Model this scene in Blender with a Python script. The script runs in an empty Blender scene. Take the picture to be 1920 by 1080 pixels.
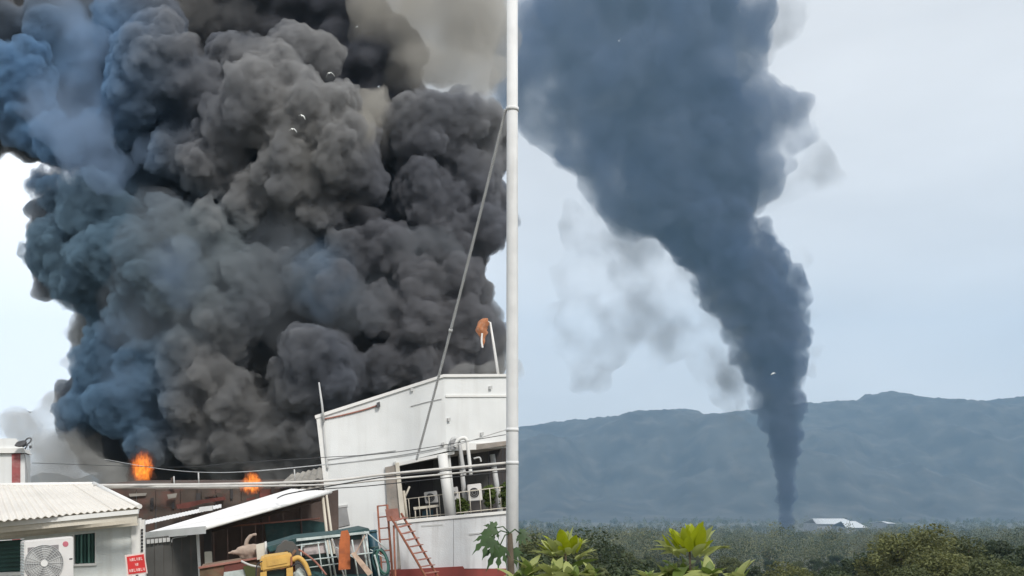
import bpy, bmesh, math, random
import numpy as np
from mathutils import Vector, Matrix, noise as mnoise

# ------------------------------------------------------------------ camera, sky, sun, exposure
SC = bpy.context.scene
COL = SC.collection
EYE = 3.0                      # eye height above the compound yard
FPX = 2027.0                   # focal length in photo pixels
HZ = 940.0                     # photo row of the horizon
R = math.radians

cam_data = bpy.data.cameras.new('camera')
cam_data.sensor_width = 36.0
cam_data.lens = FPX / 1920 * 36.0
cam_data.shift_y = (HZ - 540.0) / 1920.0
cam_data.clip_start = 0.1
cam_data.clip_end = 30000
cam = bpy.data.objects.new('camera', cam_data)
COL.objects.link(cam)
cam.location = (0, 0, EYE)
cam.rotation_euler = (R(90), 0, 0)
SC.camera = cam

SUN_EL, SUN_AZ = 42.0, 152.0   # azimuth clockwise from +Y: behind the camera, to its right
world = bpy.data.worlds.new('World')
SC.world = world
world.use_nodes = True
wn, wl = world.node_tree.nodes, world.node_tree.links
wn.clear()
w_out = wn.new('ShaderNodeOutputWorld')
w_bg = wn.new('ShaderNodeBackground')
w_bg.inputs['Strength'].default_value = 0.1
w_sky = wn.new('ShaderNodeTexSky')
w_sky.sky_type = 'NISHITA'
w_sky.sun_disc = False
w_sky.sun_elevation = R(SUN_EL)
w_sky.sun_rotation = R(SUN_AZ)
w_tc = wn.new('ShaderNodeTexCoord')
w_map = wn.new('ShaderNodeMapping')
w_map.inputs['Scale'].default_value = (1.0, 1.0, 3.2)
w_noise = wn.new('ShaderNodeTexNoise')
w_noise.inputs['Scale'].default_value = 2.6
w_noise.inputs['Detail'].default_value = 5.0
w_noise.inputs['Roughness'].default_value = 0.5
w_cr = wn.new('ShaderNodeValToRGB')
w_cr.color_ramp.elements[0].position = 0.32
w_cr.color_ramp.elements[0].color = (0.665, 0.672, 0.68, 1)
w_cr.color_ramp.elements[1].position = 0.68
w_cr.color_ramp.elements[1].color = (0.82, 0.825, 0.83, 1)
# the cloud deck thins and brightens towards the left of the view (azimuth -30 degrees)
w_dot = wn.new('ShaderNodeVectorMath'); w_dot.operation = 'DOT_PRODUCT'
w_dot.inputs[1].default_value = (-0.80, 0.60, 0.10)
w_mr = wn.new('ShaderNodeMapRange'); w_mr.interpolation_type = 'SMOOTHSTEP'
w_mr.inputs['From Min'].default_value = 0.58
w_mr.inputs['From Max'].default_value = 0.78
w_mr.inputs['To Min'].default_value = 0.0
w_mr.inputs['To Max'].default_value = 1.0
w_br = wn.new('ShaderNodeMixRGB')
w_br.inputs[2].default_value = (1.25, 1.25, 1.25, 1)
w_sc = wn.new('ShaderNodeVectorMath'); w_sc.operation = 'SCALE'
w_sc.inputs['Scale'].default_value = 10.3
w_mix = wn.new('ShaderNodeMixRGB')
w_mix.inputs[0].default_value = 0.94      # cloud cover
wl.new(w_tc.outputs['Generated'], w_map.inputs['Vector'])
wl.new(w_map.outputs[0], w_noise.inputs['Vector'])
wl.new(w_noise.outputs['Fac'], w_cr.inputs['Fac'])
wl.new(w_tc.outputs['Generated'], w_dot.inputs[0])
wl.new(w_dot.outputs['Value'], w_mr.inputs['Value'])
wl.new(w_mr.outputs[0], w_br.inputs[0])
wl.new(w_cr.outputs[0], w_br.inputs[1])
wl.new(w_br.outputs[0], w_sc.inputs[0])
wl.new(w_sky.outputs[0], w_mix.inputs[1])
wl.new(w_sc.outputs[0], w_mix.inputs[2])
wl.new(w_mix.outputs[0], w_bg.inputs['Color'])
wl.new(w_bg.outputs[0], w_out.inputs['Surface'])

sun_data = bpy.data.lights.new('sun', 'SUN')
sun_data.energy = 2.6
sun_data.angle = R(12)
sun_data.color = (1.0, 0.96, 0.9)
sun = bpy.data.objects.new('sun', sun_data)
COL.objects.link(sun)
_d = Vector((math.sin(R(SUN_AZ)) * math.cos(R(SUN_EL)), math.cos(R(SUN_AZ)) * math.cos(R(SUN_EL)), math.sin(R(SUN_EL))))
sun.rotation_euler = (-_d).to_track_quat('-Z', 'Y').to_euler()

SC.view_settings.view_transform = 'Standard'
SC.view_settings.look = 'None'
SC.view_settings.exposure = 0.22
SC.view_settings.gamma = 1.0
SC.view_settings.use_curve_mapping = False
SC.render.engine = 'CYCLES'
SC.cycles.use_denoising = True
SC.cycles.max_bounces = 8
SC.cycles.diffuse_bounces = 3
SC.cycles.volume_bounces = 1
SC.cycles.transparent_max_bounces = 64
SC.cycles.sample_clamp_indirect = 4.0
SC.cycles.sample_clamp_direct = 12.0

# ------------------------------------------------------------------ helpers
def U(px, py, d):
    """the world point that the photo shows at pixel (px, py), d metres away along the view"""
    return Vector(((px - 960.0) / FPX * d, d, EYE + (HZ - py) / FPX * d))

def tag(o, label=None, cat=None, group=None, kind=None):
    if label: o['label'] = label
    if cat: o['category'] = cat
    if group: o['group'] = group
    if kind: o['kind'] = kind
    return o

def empty(name, loc=(0, 0, 0)):
    o = bpy.data.objects.new(name, None)
    o.empty_display_size = 0.3
    COL.objects.link(o)
    o.location = loc
    return o

def link(name, me, mat=None, parent=None):
    o = bpy.data.objects.new(name, me)
    COL.objects.link(o)
    if mat is not None and len(me.materials) == 0:
        me.materials.append(mat)
    if parent is not None:
        o.parent = parent
        o.matrix_parent_inverse = parent.matrix_basis.inverted()
    return o

def volume_mat(name, color, density, aniso=0.0, absorb=None):
    m = bpy.data.materials.new(name)
    m.use_nodes = True
    n, l = m.node_tree.nodes, m.node_tree.links
    n.clear()
    out = n.new('ShaderNodeOutputMaterial')
    v = n.new('ShaderNodeVolumePrincipled')
    v.inputs['Color'].default_value = (*color, 1)
    v.inputs['Density'].default_value = density
    v.inputs['Anisotropy'].default_value = aniso
    if absorb: v.inputs['Absorption Color'].default_value = (*absorb, 1)
    l.new(v.outputs[0], out.inputs['Volume'])
    return m

def _ico(sub):
    bm = bmesh.new()
    bmesh.ops.create_icosphere(bm, subdivisions=sub, radius=1.0)
    v = np.array([p.co[:] for p in bm.verts]); f = np.array([[q.index for q in p.verts] for p in bm.faces])
    bm.free()
    return v, f
ICO1, ICO2 = _ico(1), _ico(2)

def spheres_mesh(name, balls, voxel, disp=0.0, dscale=1.0, disp2=0.0, dscale2=1.0):
    """one closed billowing skin round many balls (x, y, z, r)"""
    vs, fs, o = [], [], 0
    for (x, y, z, r) in balls:
        v, f = ICO2 if r > voxel * 4 else ICO1
        vs.append(v * r + (x, y, z)); fs.append(f + o); o += len(v)
    v = np.concatenate(vs); f = np.concatenate(fs)
    me = bpy.data.meshes.new(name + '_raw')
    me.from_pydata(v.tolist(), [], f.tolist())
    ob = bpy.data.objects.new(name + '_raw', me)
    COL.objects.link(ob)
    rm = ob.modifiers.new('remesh', 'REMESH')
    rm.mode = 'VOXEL'; rm.voxel_size = voxel; rm.use_smooth_shade = True
    dg = bpy.context.evaluated_depsgraph_get()
    out = bpy.data.meshes.new_from_object(ob.evaluated_get(dg))
    bpy.data.objects.remove(ob); bpy.data.meshes.remove(me)
    out.name = name
    # keep outer skins only: drop the closed bubbles inside
    n = len(out.vertices)
    ed = np.empty(len(out.edges) * 2, dtype=np.int64); out.edges.foreach_get('vertices', ed); ed = ed.reshape(-1, 2)
    lab = np.arange(n)
    while True:
        a, b = lab[ed[:, 0]], lab[ed[:, 1]]
        m_ = np.minimum(a, b); new = lab.copy()
        np.minimum.at(new, a, m_); np.minimum.at(new, b, m_)
        np.minimum.at(new, ed[:, 0], m_); np.minimum.at(new, ed[:, 1], m_)
        new = new[new]
        if (new == lab).all(): break
        lab = new
    co = np.empty(n * 3); out.vertices.foreach_get('co', co); co = co.reshape(-1, 3); co = co - co.mean(0)
    out.calc_loop_triangles()
    tr = np.empty(len(out.loop_triangles) * 3, dtype=np.int64); out.loop_triangles.foreach_get('vertices', tr); tr = tr.reshape(-1, 3)
    vol = np.bincount(lab[tr[:, 0]], np.einsum('ij,ij->i', co[tr[:, 0]], np.cross(co[tr[:, 1]], co[tr[:, 2]])) / 6, n)
    bad = vol[lab] < 8 * voxel ** 3
    if bad.any():
        bm = bmesh.new(); bm.from_mesh(out); bm.verts.ensure_lookup_table()
        bmesh.ops.delete(bm, geom=[bm.verts[int(i)] for i in np.nonzero(bad)[0]], context='VERTS')
        bm.to_mesh(out); bm.free(); out.update()
    if disp or disp2:
        n = len(out.vertices)
        co = np.empty(n * 3); out.vertices.foreach_get('co', co); co = co.reshape(-1, 3)
        no = np.empty(n * 3); out.vertices.foreach_get('normal', no); no = no.reshape(-1, 3)
        h = np.array([disp * (mnoise.fractal(Vector(p) / dscale, 1.0, 2.0, 3)) + (disp2 * (0.5 - abs(mnoise.noise(Vector(p) / dscale2)) * 2) if disp2 else 0) for p in co])
        co = co + no * h[:, None]
        out.vertices.foreach_set('co', co.ravel()); out.update()
    for p in out.polygons: p.use_smooth = True
    return out

def billow(rng, big, gens=((12, .42, .62), (6, .35, .5)), front=0.5, spread=.82):
    """grow smaller puffs on the skin of each big ball, more of them towards the viewer and the sky"""
    out = list(big)
    cur = list(big)
    for (n, a, b) in gens:
        nxt = []
        for (x, y, z, r) in cur:
            for k in range(n):
                d = Vector((rng.gauss(0, 1), rng.gauss(0, 1) - front, rng.gauss(0, 1) + front * .6)).normalized()
                q = r * rng.uniform(a, b)
                nxt.append((x + d.x * r * spread, y + d.y * r * spread, z + d.z * r * spread, q))
        out += nxt; cur = nxt
    return out

# ------------------------------------------------------------------ materials
def mat(name, col, rough=0.7, var=0.12, scale=3.0, bump=0.0, bscale=25.0, metal=0.0, streak=0.0, streak_col=(0.12, 0.10, 0.08), blotch=0.0, blotch_col=(0.2, 0.12, 0.07), spec=0.4, transl=0.0):
    m = bpy.data.materials.new(name)
    m.use_nodes = True
    n, l = m.node_tree.nodes, m.node_tree.links
    b = n['Principled BSDF']
    b.inputs['Roughness'].default_value = rough
    b.inputs['Metallic'].default_value = metal
    b.inputs['Specular IOR Level'].default_value = spec
    tc = n.new('ShaderNodeTexCoord')
    def nz(sc, det=4, stretch=None):
        t = n.new('ShaderNodeTexNoise')
        t.inputs['Scale'].default_value = sc
        t.inputs['Detail'].default_value = det
        if stretch:
            mp = n.new('ShaderNodeMapping'); mp.inputs['Scale'].default_value = stretch
            l.new(tc.outputs['Object'], mp.inputs['Vector']); l.new(mp.outputs[0], t.inputs['Vector'])
        else:
            l.new(tc.outputs['Object'], t.inputs['Vector'])
        return t
    def mix(fac, a, c2):
        x = n.new('ShaderNodeMixRGB')
        l.new(fac, x.inputs[0])
        if isinstance(a, tuple): x.inputs[1].default_value = (*a, 1)
        else: l.new(a, x.inputs[1])
        x.inputs[2].default_value = (*c2, 1)
        return x.outputs[0]
    t = nz(scale)
    rp = n.new('ShaderNodeValToRGB'); rp.color_ramp.elements[0].position = .3; rp.color_ramp.elements[1].position = .7
    l.new(t.outputs['Fac'], rp.inputs['Fac'])
    c = mix(rp.outputs[0], tuple(max(0, q * (1 - var)) for q in col), tuple(min(1, q * (1 + var)) for q in col))
    def masked(tex, amount, lo, hi, c_in, c2):
        r2 = n.new('ShaderNodeMapRange')
        r2.inputs['From Min'].default_value = lo; r2.inputs['From Max'].default_value = hi
        r2.inputs['To Max'].default_value = amount
        l.new(tex.outputs['Fac'], r2.inputs['Value'])
        return mix(r2.outputs[0], c_in, c2)
    if streak: c = masked(nz(1.0, 5, (6.0, 6.0, 0.45)), streak, .5, .78, c, streak_col)
    if blotch: c = masked(nz(scale * 1.7, 6), blotch, .5, .7, c, blotch_col)
    l.new(c, b.inputs['Base Color'])
    if bump:
        bt = nz(bscale, 5)
        bp = n.new('ShaderNodeBump'); bp.inputs['Strength'].default_value = bump; bp.inputs['Distance'].default_value = 0.02
        l.new(bt.outputs['Fac'], bp.inputs['Height']); l.new(bp.outputs[0], b.inputs['Normal'])
    if transl:
        tr = n.new('ShaderNodeBsdfTranslucent'); l.new(c, tr.inputs['Color'])
        ms = n.new('ShaderNodeMixShader'); ms.inputs[0].default_value = transl
        l.new(b.outputs[0], ms.inputs[1]); l.new(tr.outputs[0], ms.inputs[2])
        l.new(ms.outputs[0], n['Material Output'].inputs['Surface'])
    return m

M = {}
M['wall'] = mat('white_painted_wall', (.74, .75, .74), .85, .05, 1.2, .25, 40, streak=.2, streak_col=(.48, .455, .42), blotch=.10, blotch_col=(.55, .53, .49))
M['wall2'] = mat('pale_green_white_wall', (.70, .73, .71), .85, .06, 1.2, .25, 40, streak=.3, streak_col=(.40, .37, .32))
M['wall3'] = mat('stained_boundary_wall', (.66, .67, .68), .9, .07, 1.5, .35, 30, streak=.5, streak_col=(.32, .30, .29), blotch=.15, blotch_col=(.45, .40, .36))
M['trim'] = mat('white_trim', (.76, .75, .72), .6, .05, 2)
M['cream'] = mat('cream_board', (.64, .59, .50), .7, .1, 2.5, .2, streak=.25, streak_col=(.35, .29, .22))
M['roofw'] = mat('white_metal_roof', (.78, .77, .76), .5, .05, 1.1, streak=.12, streak_col=(.5, .42, .36), metal=.0)
M['roofc'] = mat('cream_corrugated_roof', (.70, .66, .60), .55, .06, .9, .1, 20, blotch=.18, blotch_col=(.48, .42, .35))
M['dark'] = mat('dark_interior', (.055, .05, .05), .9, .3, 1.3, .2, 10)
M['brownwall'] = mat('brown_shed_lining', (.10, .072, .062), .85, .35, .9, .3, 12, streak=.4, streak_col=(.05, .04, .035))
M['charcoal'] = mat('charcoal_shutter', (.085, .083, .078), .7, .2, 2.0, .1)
M['green'] = mat('dark_green_louvre', (.02, .075, .06), .4, .2, 3)
M['greenl'] = mat('green_louvre_edge', (.10, .22, .18), .4, .2, 3)
M['grey'] = mat('grey_metal', (.30, .30, .30), .5, .12, 4)
M['lgrey'] = mat('light_grey_metal', (.50, .50, .49), .5, .1, 4)
M['acw'] = mat('condenser_casing', (.70, .68, .66), .5, .05, 4)
M['acg'] = mat('fan_grille', (.25, .235, .235), .5, .1, 5)
M['logo'] = mat('pink_maker_mark', (.55, .16, .20), .5, .1, 8)
M['red'] = mat('red_sign_face', (.62, .035, .035), .5, .1, 6)
M['pink'] = mat('pale_sign_lettering', (.80, .48, .45), .5, .06, 6)
M['pinkf'] = mat('pale_sign_frame', (.72, .58, .54), .5, .08, 6)
M['rust'] = mat('rusty_steel', (.30, .115, .07), .85, .3, 6, .4, 30, blotch=.4, blotch_col=(.12, .05, .03))
M['rustp'] = mat('faded_red_primer', (.34, .16, .125), .8, .2, 5, .2, 30, blotch=.4, blotch_col=(.25, .09, .06))
M['redbase'] = mat('red_oxide_paint', (.25, .055, .045), .8, .15, 2, .2, 20, streak=.3, streak_col=(.12, .05, .04))
M['conc'] = mat('pale_concrete', (.70, .70, .69), .9, .07, 2.5, .4, 45, streak=.3, streak_col=(.45, .43, .41))
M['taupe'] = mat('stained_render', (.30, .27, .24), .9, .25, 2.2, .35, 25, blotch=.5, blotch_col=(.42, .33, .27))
M['cable'] = mat('black_cable', (.035, .035, .038), .6, .2, 5)
M['cablew'] = mat('weathered_pale_cable', (.55, .53, .50), .7, .15, 3)
M['guy'] = mat('stranded_steel_wire', (.22, .22, .22), .6, .4, 9)
M['teal'] = mat('teal_truck_paint', (.022, .065, .066), .5, .35, 3, .2, 12, blotch=.4, blotch_col=(.09, .10, .09))
M['tealw'] = mat('pale_teal_trim', (.50, .56, .545), .6, .25, 7, .2, 20, blotch=.45, blotch_col=(.20, .20, .17))
M['glass'] = mat('dark_green_glass', (.015, .03, .028), .12, .2, 2, spec=.6)
M['orange'] = mat('orange_board', (.42, .12, .04), .7, .3, 5, .2, 20, blotch=.5, blotch_col=(.22, .07, .04))
M['yellow'] = mat('faded_yellow_paint', (.62, .38, .10), .6, .15, 4, .2, blotch=.3, blotch_col=(.35, .18, .06))
M['plank'] = mat('raw_timber', (.52, .38, .29), .85, .3, 9, .4, 20, blotch=.4, blotch_col=(.25, .17, .12))
M['tarp'] = mat('beige_tarpaulin', (.40, .31, .25), .9, .25, 5, .4, 14)
M['tarpb'] = mat('brown_tarpaulin', (.16, .11, .07), .9, .4, 4, .4, 14, blotch=.5, blotch_col=(.24, .07, .05))
M['blue'] = mat('blue_drum', (.022, .07, .10), .5, .2, 4)
M['hose'] = mat('green_hose', (.05, .14, .11), .4, .2, 6)
M['pinkish'] = mat('pale_windscreen_panel', (.52, .46, .45), .35, .12, 3)
M['burnt'] = mat('burnt_brown_wall', (.085, .066, .055), .95, .45, .8, .5, 6, blotch=.6, blotch_col=(.17, .07, .055))
M['burntr'] = mat('burnt_red_panel', (.15, .05, .04), .9, .4, 1.2, .4, 8, blotch=.5, blotch_col=(.08, .06, .055))
M['ash'] = mat('ash_grey_sheet', (.28, .26, .23), .85, .3, 1.2, .3, 9)
M['brickred'] = mat('faded_red_pillar', (.34, .10, .10), .85, .25, 3, .3, 20, blotch=.4, blotch_col=(.5, .36, .33))
M['lamp'] = mat('dark_floodlight', (.09, .09, .095), .5, .2, 6)
M['sock'] = mat('orange_windsock', (.42, .17, .08), .9, .25, 5, .2, 20, blotch=.35, blotch_col=(.60, .42, .33))
M['bird'] = mat('white_feathers', (.80, .82, .78), .8, .05, 9)
M['bark'] = mat('bark', (.11, .085, .06), .95, .3, 6, .6, 12)
M['leaf1'] = mat('olive_leaves', (.095, .110, .040), .6, .45, .35, transl=.25)
M['leaf2'] = mat('deep_green_leaves', (.050, .070, .030), .6, .4, .35, transl=.25)
M['leaf3'] = mat('yellow_green_leaves', (.130, .138, .046), .6, .4, .35, transl=.25)
M['wood1'] = mat('far_canopy_deep', (.070, .088, .048), .7, .4, .05, transl=.2)
M['wood2'] = mat('far_canopy_olive', (.115, .125, .060), .7, .4, .05, transl=.2)
M['wood3'] = mat('far_canopy_pale', (.150, .155, .080), .7, .4, .05, transl=.2)
M['leafd'] = mat('porch_plant_leaves', (.10, .14, .03), .6, .4, 3, transl=.3)
M['papaya'] = mat('papaya_leaf', (.05, .10, .03), .5, .3, 6, transl=.25)
M['shoot'] = mat('bright_lime_leaf', (.37, .42, .015), .45, .25, 7, transl=.4)
M['shootp'] = mat('pale_lime_leaf', (.42, .46, .16), .45, .25, 7, transl=.35)
M['shootd'] = mat('mature_shrub_leaf', (.17, .24, .05), .45, .3, 5, transl=.3)
M['ground'] = mat('yard_and_meadow', (.10, .09, .06), .95, .3, .15, .5, 2, blotch=.6, blotch_col=(.05, .065, .03))
M['hill'] = mat('forested_hill', (.044, .043, .038), .95, .5, .008, blotch=.6, blotch_col=(.11, .10, .085))
M['shedroof'] = mat('far_white_roof', (.55, .57, .58), .6, .04, .05)
M['farwall'] = mat('far_grey_wall', (.28, .28, .28), .8, .15, .1)

# ------------------------------------------------------------------ mesh helpers
class Plane:
    """an upright plane through the point seen at (px, py, d); yaw turns its face towards +X"""
    def __init__(self, px, py, d, yaw=13.4):
        self.p = U(px, py, d)
        self.n = Vector((math.sin(R(yaw)), -math.cos(R(yaw)), 0))
        self.t = Vector((math.cos(R(yaw)), math.sin(R(yaw)), 0))
    def at(self, px, py, off=0.0):
        o = Vector((0, 0, EYE))
        d = U(px, py, 1.0) - o
        k = (self.p + self.n * off - o).dot(self.n) / d.dot(self.n)
        return o + d * k

def mesh_from(verts, faces, name):
    me = bpy.data.meshes.new(name)
    me.from_pydata([tuple(v) for v in verts], [], faces)
    me.update()
    bm = bmesh.new(); bm.from_mesh(me)
    bmesh.ops.recalc_face_normals(bm, faces=bm.faces)
    bm.to_mesh(me); bm.free()
    return me

def extrude_poly(name, front, back_vec, m, parent=None, bevel=0.0):
    n = len(front)
    vs = [Vector(v) for v in front] + [Vector(v) + Vector(back_vec) for v in front]
    fs = [list(range(n)), list(range(2 * n - 1, n - 1, -1))] + [[i, (i + 1) % n, n + (i + 1) % n, n + i] for i in range(n)]
    me = mesh_from(vs, fs, name)
    if bevel:
        bm = bmesh.new(); bm.from_mesh(me)
        bmesh.ops.bevel(bm, geom=list(bm.edges), offset=bevel, segments=2, affect='EDGES', clamp_overlap=True)
        bm.to_mesh(me); bm.free()
    return link(name, me, m, parent)

def slab(name, pts, pl, th, m, parent=None, off=0.0, bevel=0.0):
    return extrude_poly(name, [pl.at(a, b, off) for a, b in pts], pl.n * -th, m, parent, bevel)

def rect(name, x0, y0, x1, y1, pl, th, m, parent=None, off=0.0, bevel=0.0):
    return slab(name, [(x0, y0), (x1, y0), (x1, y1), (x0, y1)], pl, th, m, parent, off, bevel)

def tube_geo(pts, r, sides=8, closed=False):
    pts = [Vector(p) for p in pts]
    rs = r if isinstance(r, (list, tuple)) else [r] * len(pts)
    vs, fs, n = [], [], len(pts)
    ref = None
    for i, p in enumerate(pts):
        if closed: t = pts[(i + 1) % n] - pts[i - 1]
        else: t = pts[min(i + 1, n - 1)] - pts[max(i - 1, 0)]
        t.normalize()
        if ref is None: ref = t.orthogonal().normalized()
        u = (ref - t * ref.dot(t)).normalized(); ref = u
        w = t.cross(u)
        for k in range(sides):
            a = 2 * math.pi * k / sides
            vs.append(p + (u * math.cos(a) + w * math.sin(a)) * rs[i])
    for i in range(n if closed else n - 1):
        j = (i + 1) % n
        for k in range(sides):
            k2 = (k + 1) % sides
            fs.append([i * sides + k, i * sides + k2, j * sides + k2, j * sides + k])
    if not closed:
        fs.append(list(range(sides - 1, -1, -1))); fs.append([(n - 1) * sides + k for k in range(sides)])
    return vs, fs

def tube(name, pts, r, m, parent=None, sides=8, closed=False, smooth=True):
    vs, fs = tube_geo(pts, r, sides, closed)
    me = mesh_from(vs, fs, name)
    if smooth:
        for p in me.polygons: p.use_smooth = len(p.vertices) == 4
    return link(name, me, m, parent)

def sag(a, b, drop, n=16):
    return [a.lerp(b, i / n) - Vector((0, 0, drop * 4 * (i / n) * (1 - i / n))) for i in range(n + 1)]

def curve_px(pl, pts, off=0.0, sub=6):
    """a smooth polyline on a plane through photo points"""
    P = [pl.at(a, b, off) for a, b in pts]
    out = []
    for i in range(len(P) - 1):
        p0, p1, p2, p3 = P[max(i - 1, 0)], P[i], P[i + 1], P[min(i + 2, len(P) - 1)]
        for k in range(sub):
            t = k / sub
            out.append(.5 * ((2 * p1) + (p2 - p0) * t + (2 * p0 - 5 * p1 + 4 * p2 - p3) * t * t + (3 * p1 - p0 - 3 * p2 + p3) * t ** 3))
    out.append(P[-1])
    return out

def box(name, c, size, yaw, m, parent=None, bevel=0.0):
    t = Vector((math.cos(R(yaw)), math.sin(R(yaw)), 0)); n = Vector((math.sin(R(yaw)), -math.cos(R(yaw)), 0)); u = Vector((0, 0, 1))
    c = Vector(c); sx, sy, sz = (s / 2 for s in size)
    front = [c + t * a + n * sy + u * b for a, b in ((-sx, -sz), (sx, -sz), (sx, sz), (-sx, sz))]
    return extrude_poly(name, front, n * -2 * sy, m, parent, bevel)

def corrugated(name, A, B, C, Dd, waves, amp, m, parent=None, along=4, th=0.012, phase=0.0):
    """a wavy sheet between eave A-B and ridge D-C; waves run across the eave"""
    A, B, C, Dd = map(Vector, (A, B, C, Dd))
    nrm = (B - A).cross(Dd - A).normalized()
    if nrm.z < 0: nrm = -nrm
    nu = waves * 6
    vs, fs = [], []
    for s in (0, 1):
        for j in range(along + 1):
            v = j / along
            for i in range(nu + 1):
                u = i / nu
                p = (A.lerp(B, u)).lerp(Dd.lerp(C, u), v)
                vs.append(p + nrm * (amp * math.sin(2 * math.pi * (waves * u + phase)) - s * th))
    W = nu + 1; L = W * (along + 1)
    for j in range(along):
        for i in range(nu):
            a = j * W + i
            fs.append([a, a + 1, a + W + 1, a + W]); fs.append([L + a, L + a + W, L + a + W + 1, L + a + 1])
    for i in range(nu):
        fs.append([i, L + i, L + i + 1, i + 1]); a = along * W + i; fs.append([a, a + 1, L + a + 1, L + a])
    for j in range(along):
        a = j * W; fs.append([a, a + W, L + a + W, L + a]); a = j * W + nu; fs.append([a, L + a, L + a + W, a + W])
    me = mesh_from(vs, fs, name)
    return link(name, me, m, parent)

def multi(name, geos, m, parent=None, smooth=False):
    """several tube pieces of ONE part as one mesh"""
    vs, fs = [], []
    for v, f in geos:
        o = len(vs); vs += v; fs += [[q + o for q in p] for p in f]
    me = mesh_from(vs, fs, name)
    if smooth:
        for p in me.polygons: p.use_smooth = len(p.vertices) == 4
    return link(name, me, m, parent)

def S(a, b, x):
    t = min(1, max(0, (x - a) / (b - a)))
    return t * t * (3 - 2 * t)

# ------------------------------------------------------------------ ground and hills
VAL = [(-2000, -2), (0, -0.6), (12, -3), (80, -13), (200, -20), (500, -30), (1200, -44), (2000, -53), (12000, -53)]
def valley(y):
    for (a, za), (b, zb) in zip(VAL, VAL[1:]):
        if y <= b: return za + (zb - za) * (y - a) / (b - a)
    return VAL[-1][1]
def ground_z(x, y):
    p = S(9.0, 1.6, x) * S(170, 105, y)
    z = valley(y) * (1 - p)
    z += (1 - p) * 1.5 * mnoise.noise(Vector((x / 60, y / 60, 3.3))) * min(1, max(0, y) / 60)
    return z
def axis(marks):
    out = []
    for (a, b, n) in marks: out += [a + (b - a) * i / n for i in range(n)]
    return out + [marks[-1][1]]
xs = axis([(-3800, -300, 12), (-300, -20, 14), (-20, 30, 40), (30, 200, 22), (200, 4950, 22)])
ys = axis([(-600, 0, 6), (0, 60, 40), (60, 300, 30), (300, 2000, 30), (2000, 5200, 12)])
gv = [(x, y, ground_z(x, y)) for y in ys for x in xs]
W = len(xs)
gf = [[j * W + i, j * W + i + 1, (j + 1) * W + i + 1, (j + 1) * W + i] for j in range(len(ys) - 1) for i in range(W - 1)]
g = link('ground', mesh_from(gv, gf, 'ground'), M['ground'])
for p in g.data.polygons: p.use_smooth = True
tag(g, 'yard and grassy slope falling away into the valley', 'ground', kind='structure')

RIDGE = [(-600, 945), (500, 938), (700, 915), (850, 850), (972, 801), (1040, 791), (1110, 788), (1180, 784), (1230, 776), (1270, 768), (1300, 772), (1320, 780), (1370, 774), (1430, 766), (1500, 759), (1560, 752), (1600, 755), (1625, 741), (1660, 735), (1700, 742), (1740, 751), (1780, 758), (1820, 763), (1850, 752), (1890, 748), (1950, 748), (2100, 765), (2400, 790), (3000, 850), (3600, 905)]
def ridge(px):
    for (a, za), (b, zb) in zip(RIDGE, RIDGE[1:]):
        if px <= b:
            t = (px - a) / (b - a)
            return za + (zb - za) * t
    return RIDGE[-1][1]
DH = 4300.0
hv, hf = [], []
NX, NY = 620, 80
for j in range(NY + 1):
    v = j / NY
    y = 2700 + (DH + 500 - 2700) * v
    for i in range(NX + 1):
        px = -600 + 3400 * i / NX
        x = (px - 960) / FPX * DH
        top = EYE + (HZ - ridge(px)) / FPX * DH
        e = S(2700, DH, y) if y < DH else 1 - .35 * S(DH, DH + 500, y)
        gul = mnoise.fractal(Vector((x / 420, y / 900, 1.7)), 1.0, 2.0, 4)
        z = -56 + (top + 56) * (e ** 1.15)
        z += gul * 150 * (4 * e * (1 - e)) if y < DH else 0
        z += 9.0 * mnoise.fractal(Vector((x / 60, y / 120, 9)), 1.0, 2.0, 3) * min(1, e * 3) + 5.0 * mnoise.noise(Vector((x / 16, y / 40, 0))) * min(1, e * 3) + 2.5 * mnoise.noise(Vector((x / 7, y / 20, 5))) * min(1, e * 3)
        hv.append((x, y, z))
W = NX + 1
hf = [[j * W + i, j * W + i + 1, (j + 1) * W + i + 1, (j + 1) * W + i] for j in range(NY) for i in range(NX)]
hills = link('hills', mesh_from(hv, hf, 'hills'), M['hill'])
for p in hills.data.polygons: p.use_smooth = True
tag(hills, 'long blue forested ridge closing the valley', 'hills', kind='structure')

# ------------------------------------------------------------------ cream house at the lower left
house = empty('house', (U(120, 1000, 22).x, 22, 0))
tag(house, 'small white house with cream corrugated roof and green louvre window', 'house')
N1, N2, F2, F1 = U(-60, 983, 19.4), U(262, 951, 21.0), U(176, 908, 24.4), U(-60, 911, 24.4)
nsheet = 6
for k in range(nsheet):
    a, b = k / nsheet, (k + 1) / nsheet + .004
    up = Vector((0, 0, .006 * (k % 2)))
    corrugated('roof_sheet', N1.lerp(N2, a) + up, N1.lerp(N2, b) + up, F1.lerp(F2, b) + up, F1.lerp(F2, a) + up, 4, .017, M['roofc'], house, 5)
B2 = U(205, 926, 25.5)
extrude_poly('hip_slope', [N2 + Vector((0, 0, -.03)), B2, F2 + Vector((0, 0, -.03))], (0, 0, -.05), M['roofc'], house)
tube('hip_cap', [N2 + Vector((0, 0, .015)), F2 + Vector((0, 0, .015))], .05, M['trim'], house, 8)
tube('ridge_cap', [F2 + Vector((0, 0, .01)), F1 + Vector((0, 0, .01))], .045, M['trim'], house, 8)
ph = Plane(130, 1000, 21.3, 9)
slab('fascia_board', [(-70, 992), (256, 962), (257, 974), (-70, 1006)], Plane(130, 1000, 20.35, 9), .04, M['cream'], house)
slab('gutter', [(-70, 986), (259, 955), (259, 963), (-70, 995)], Plane(130, 1000, 20.3, 9), .09, M['trim'], house)
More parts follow.
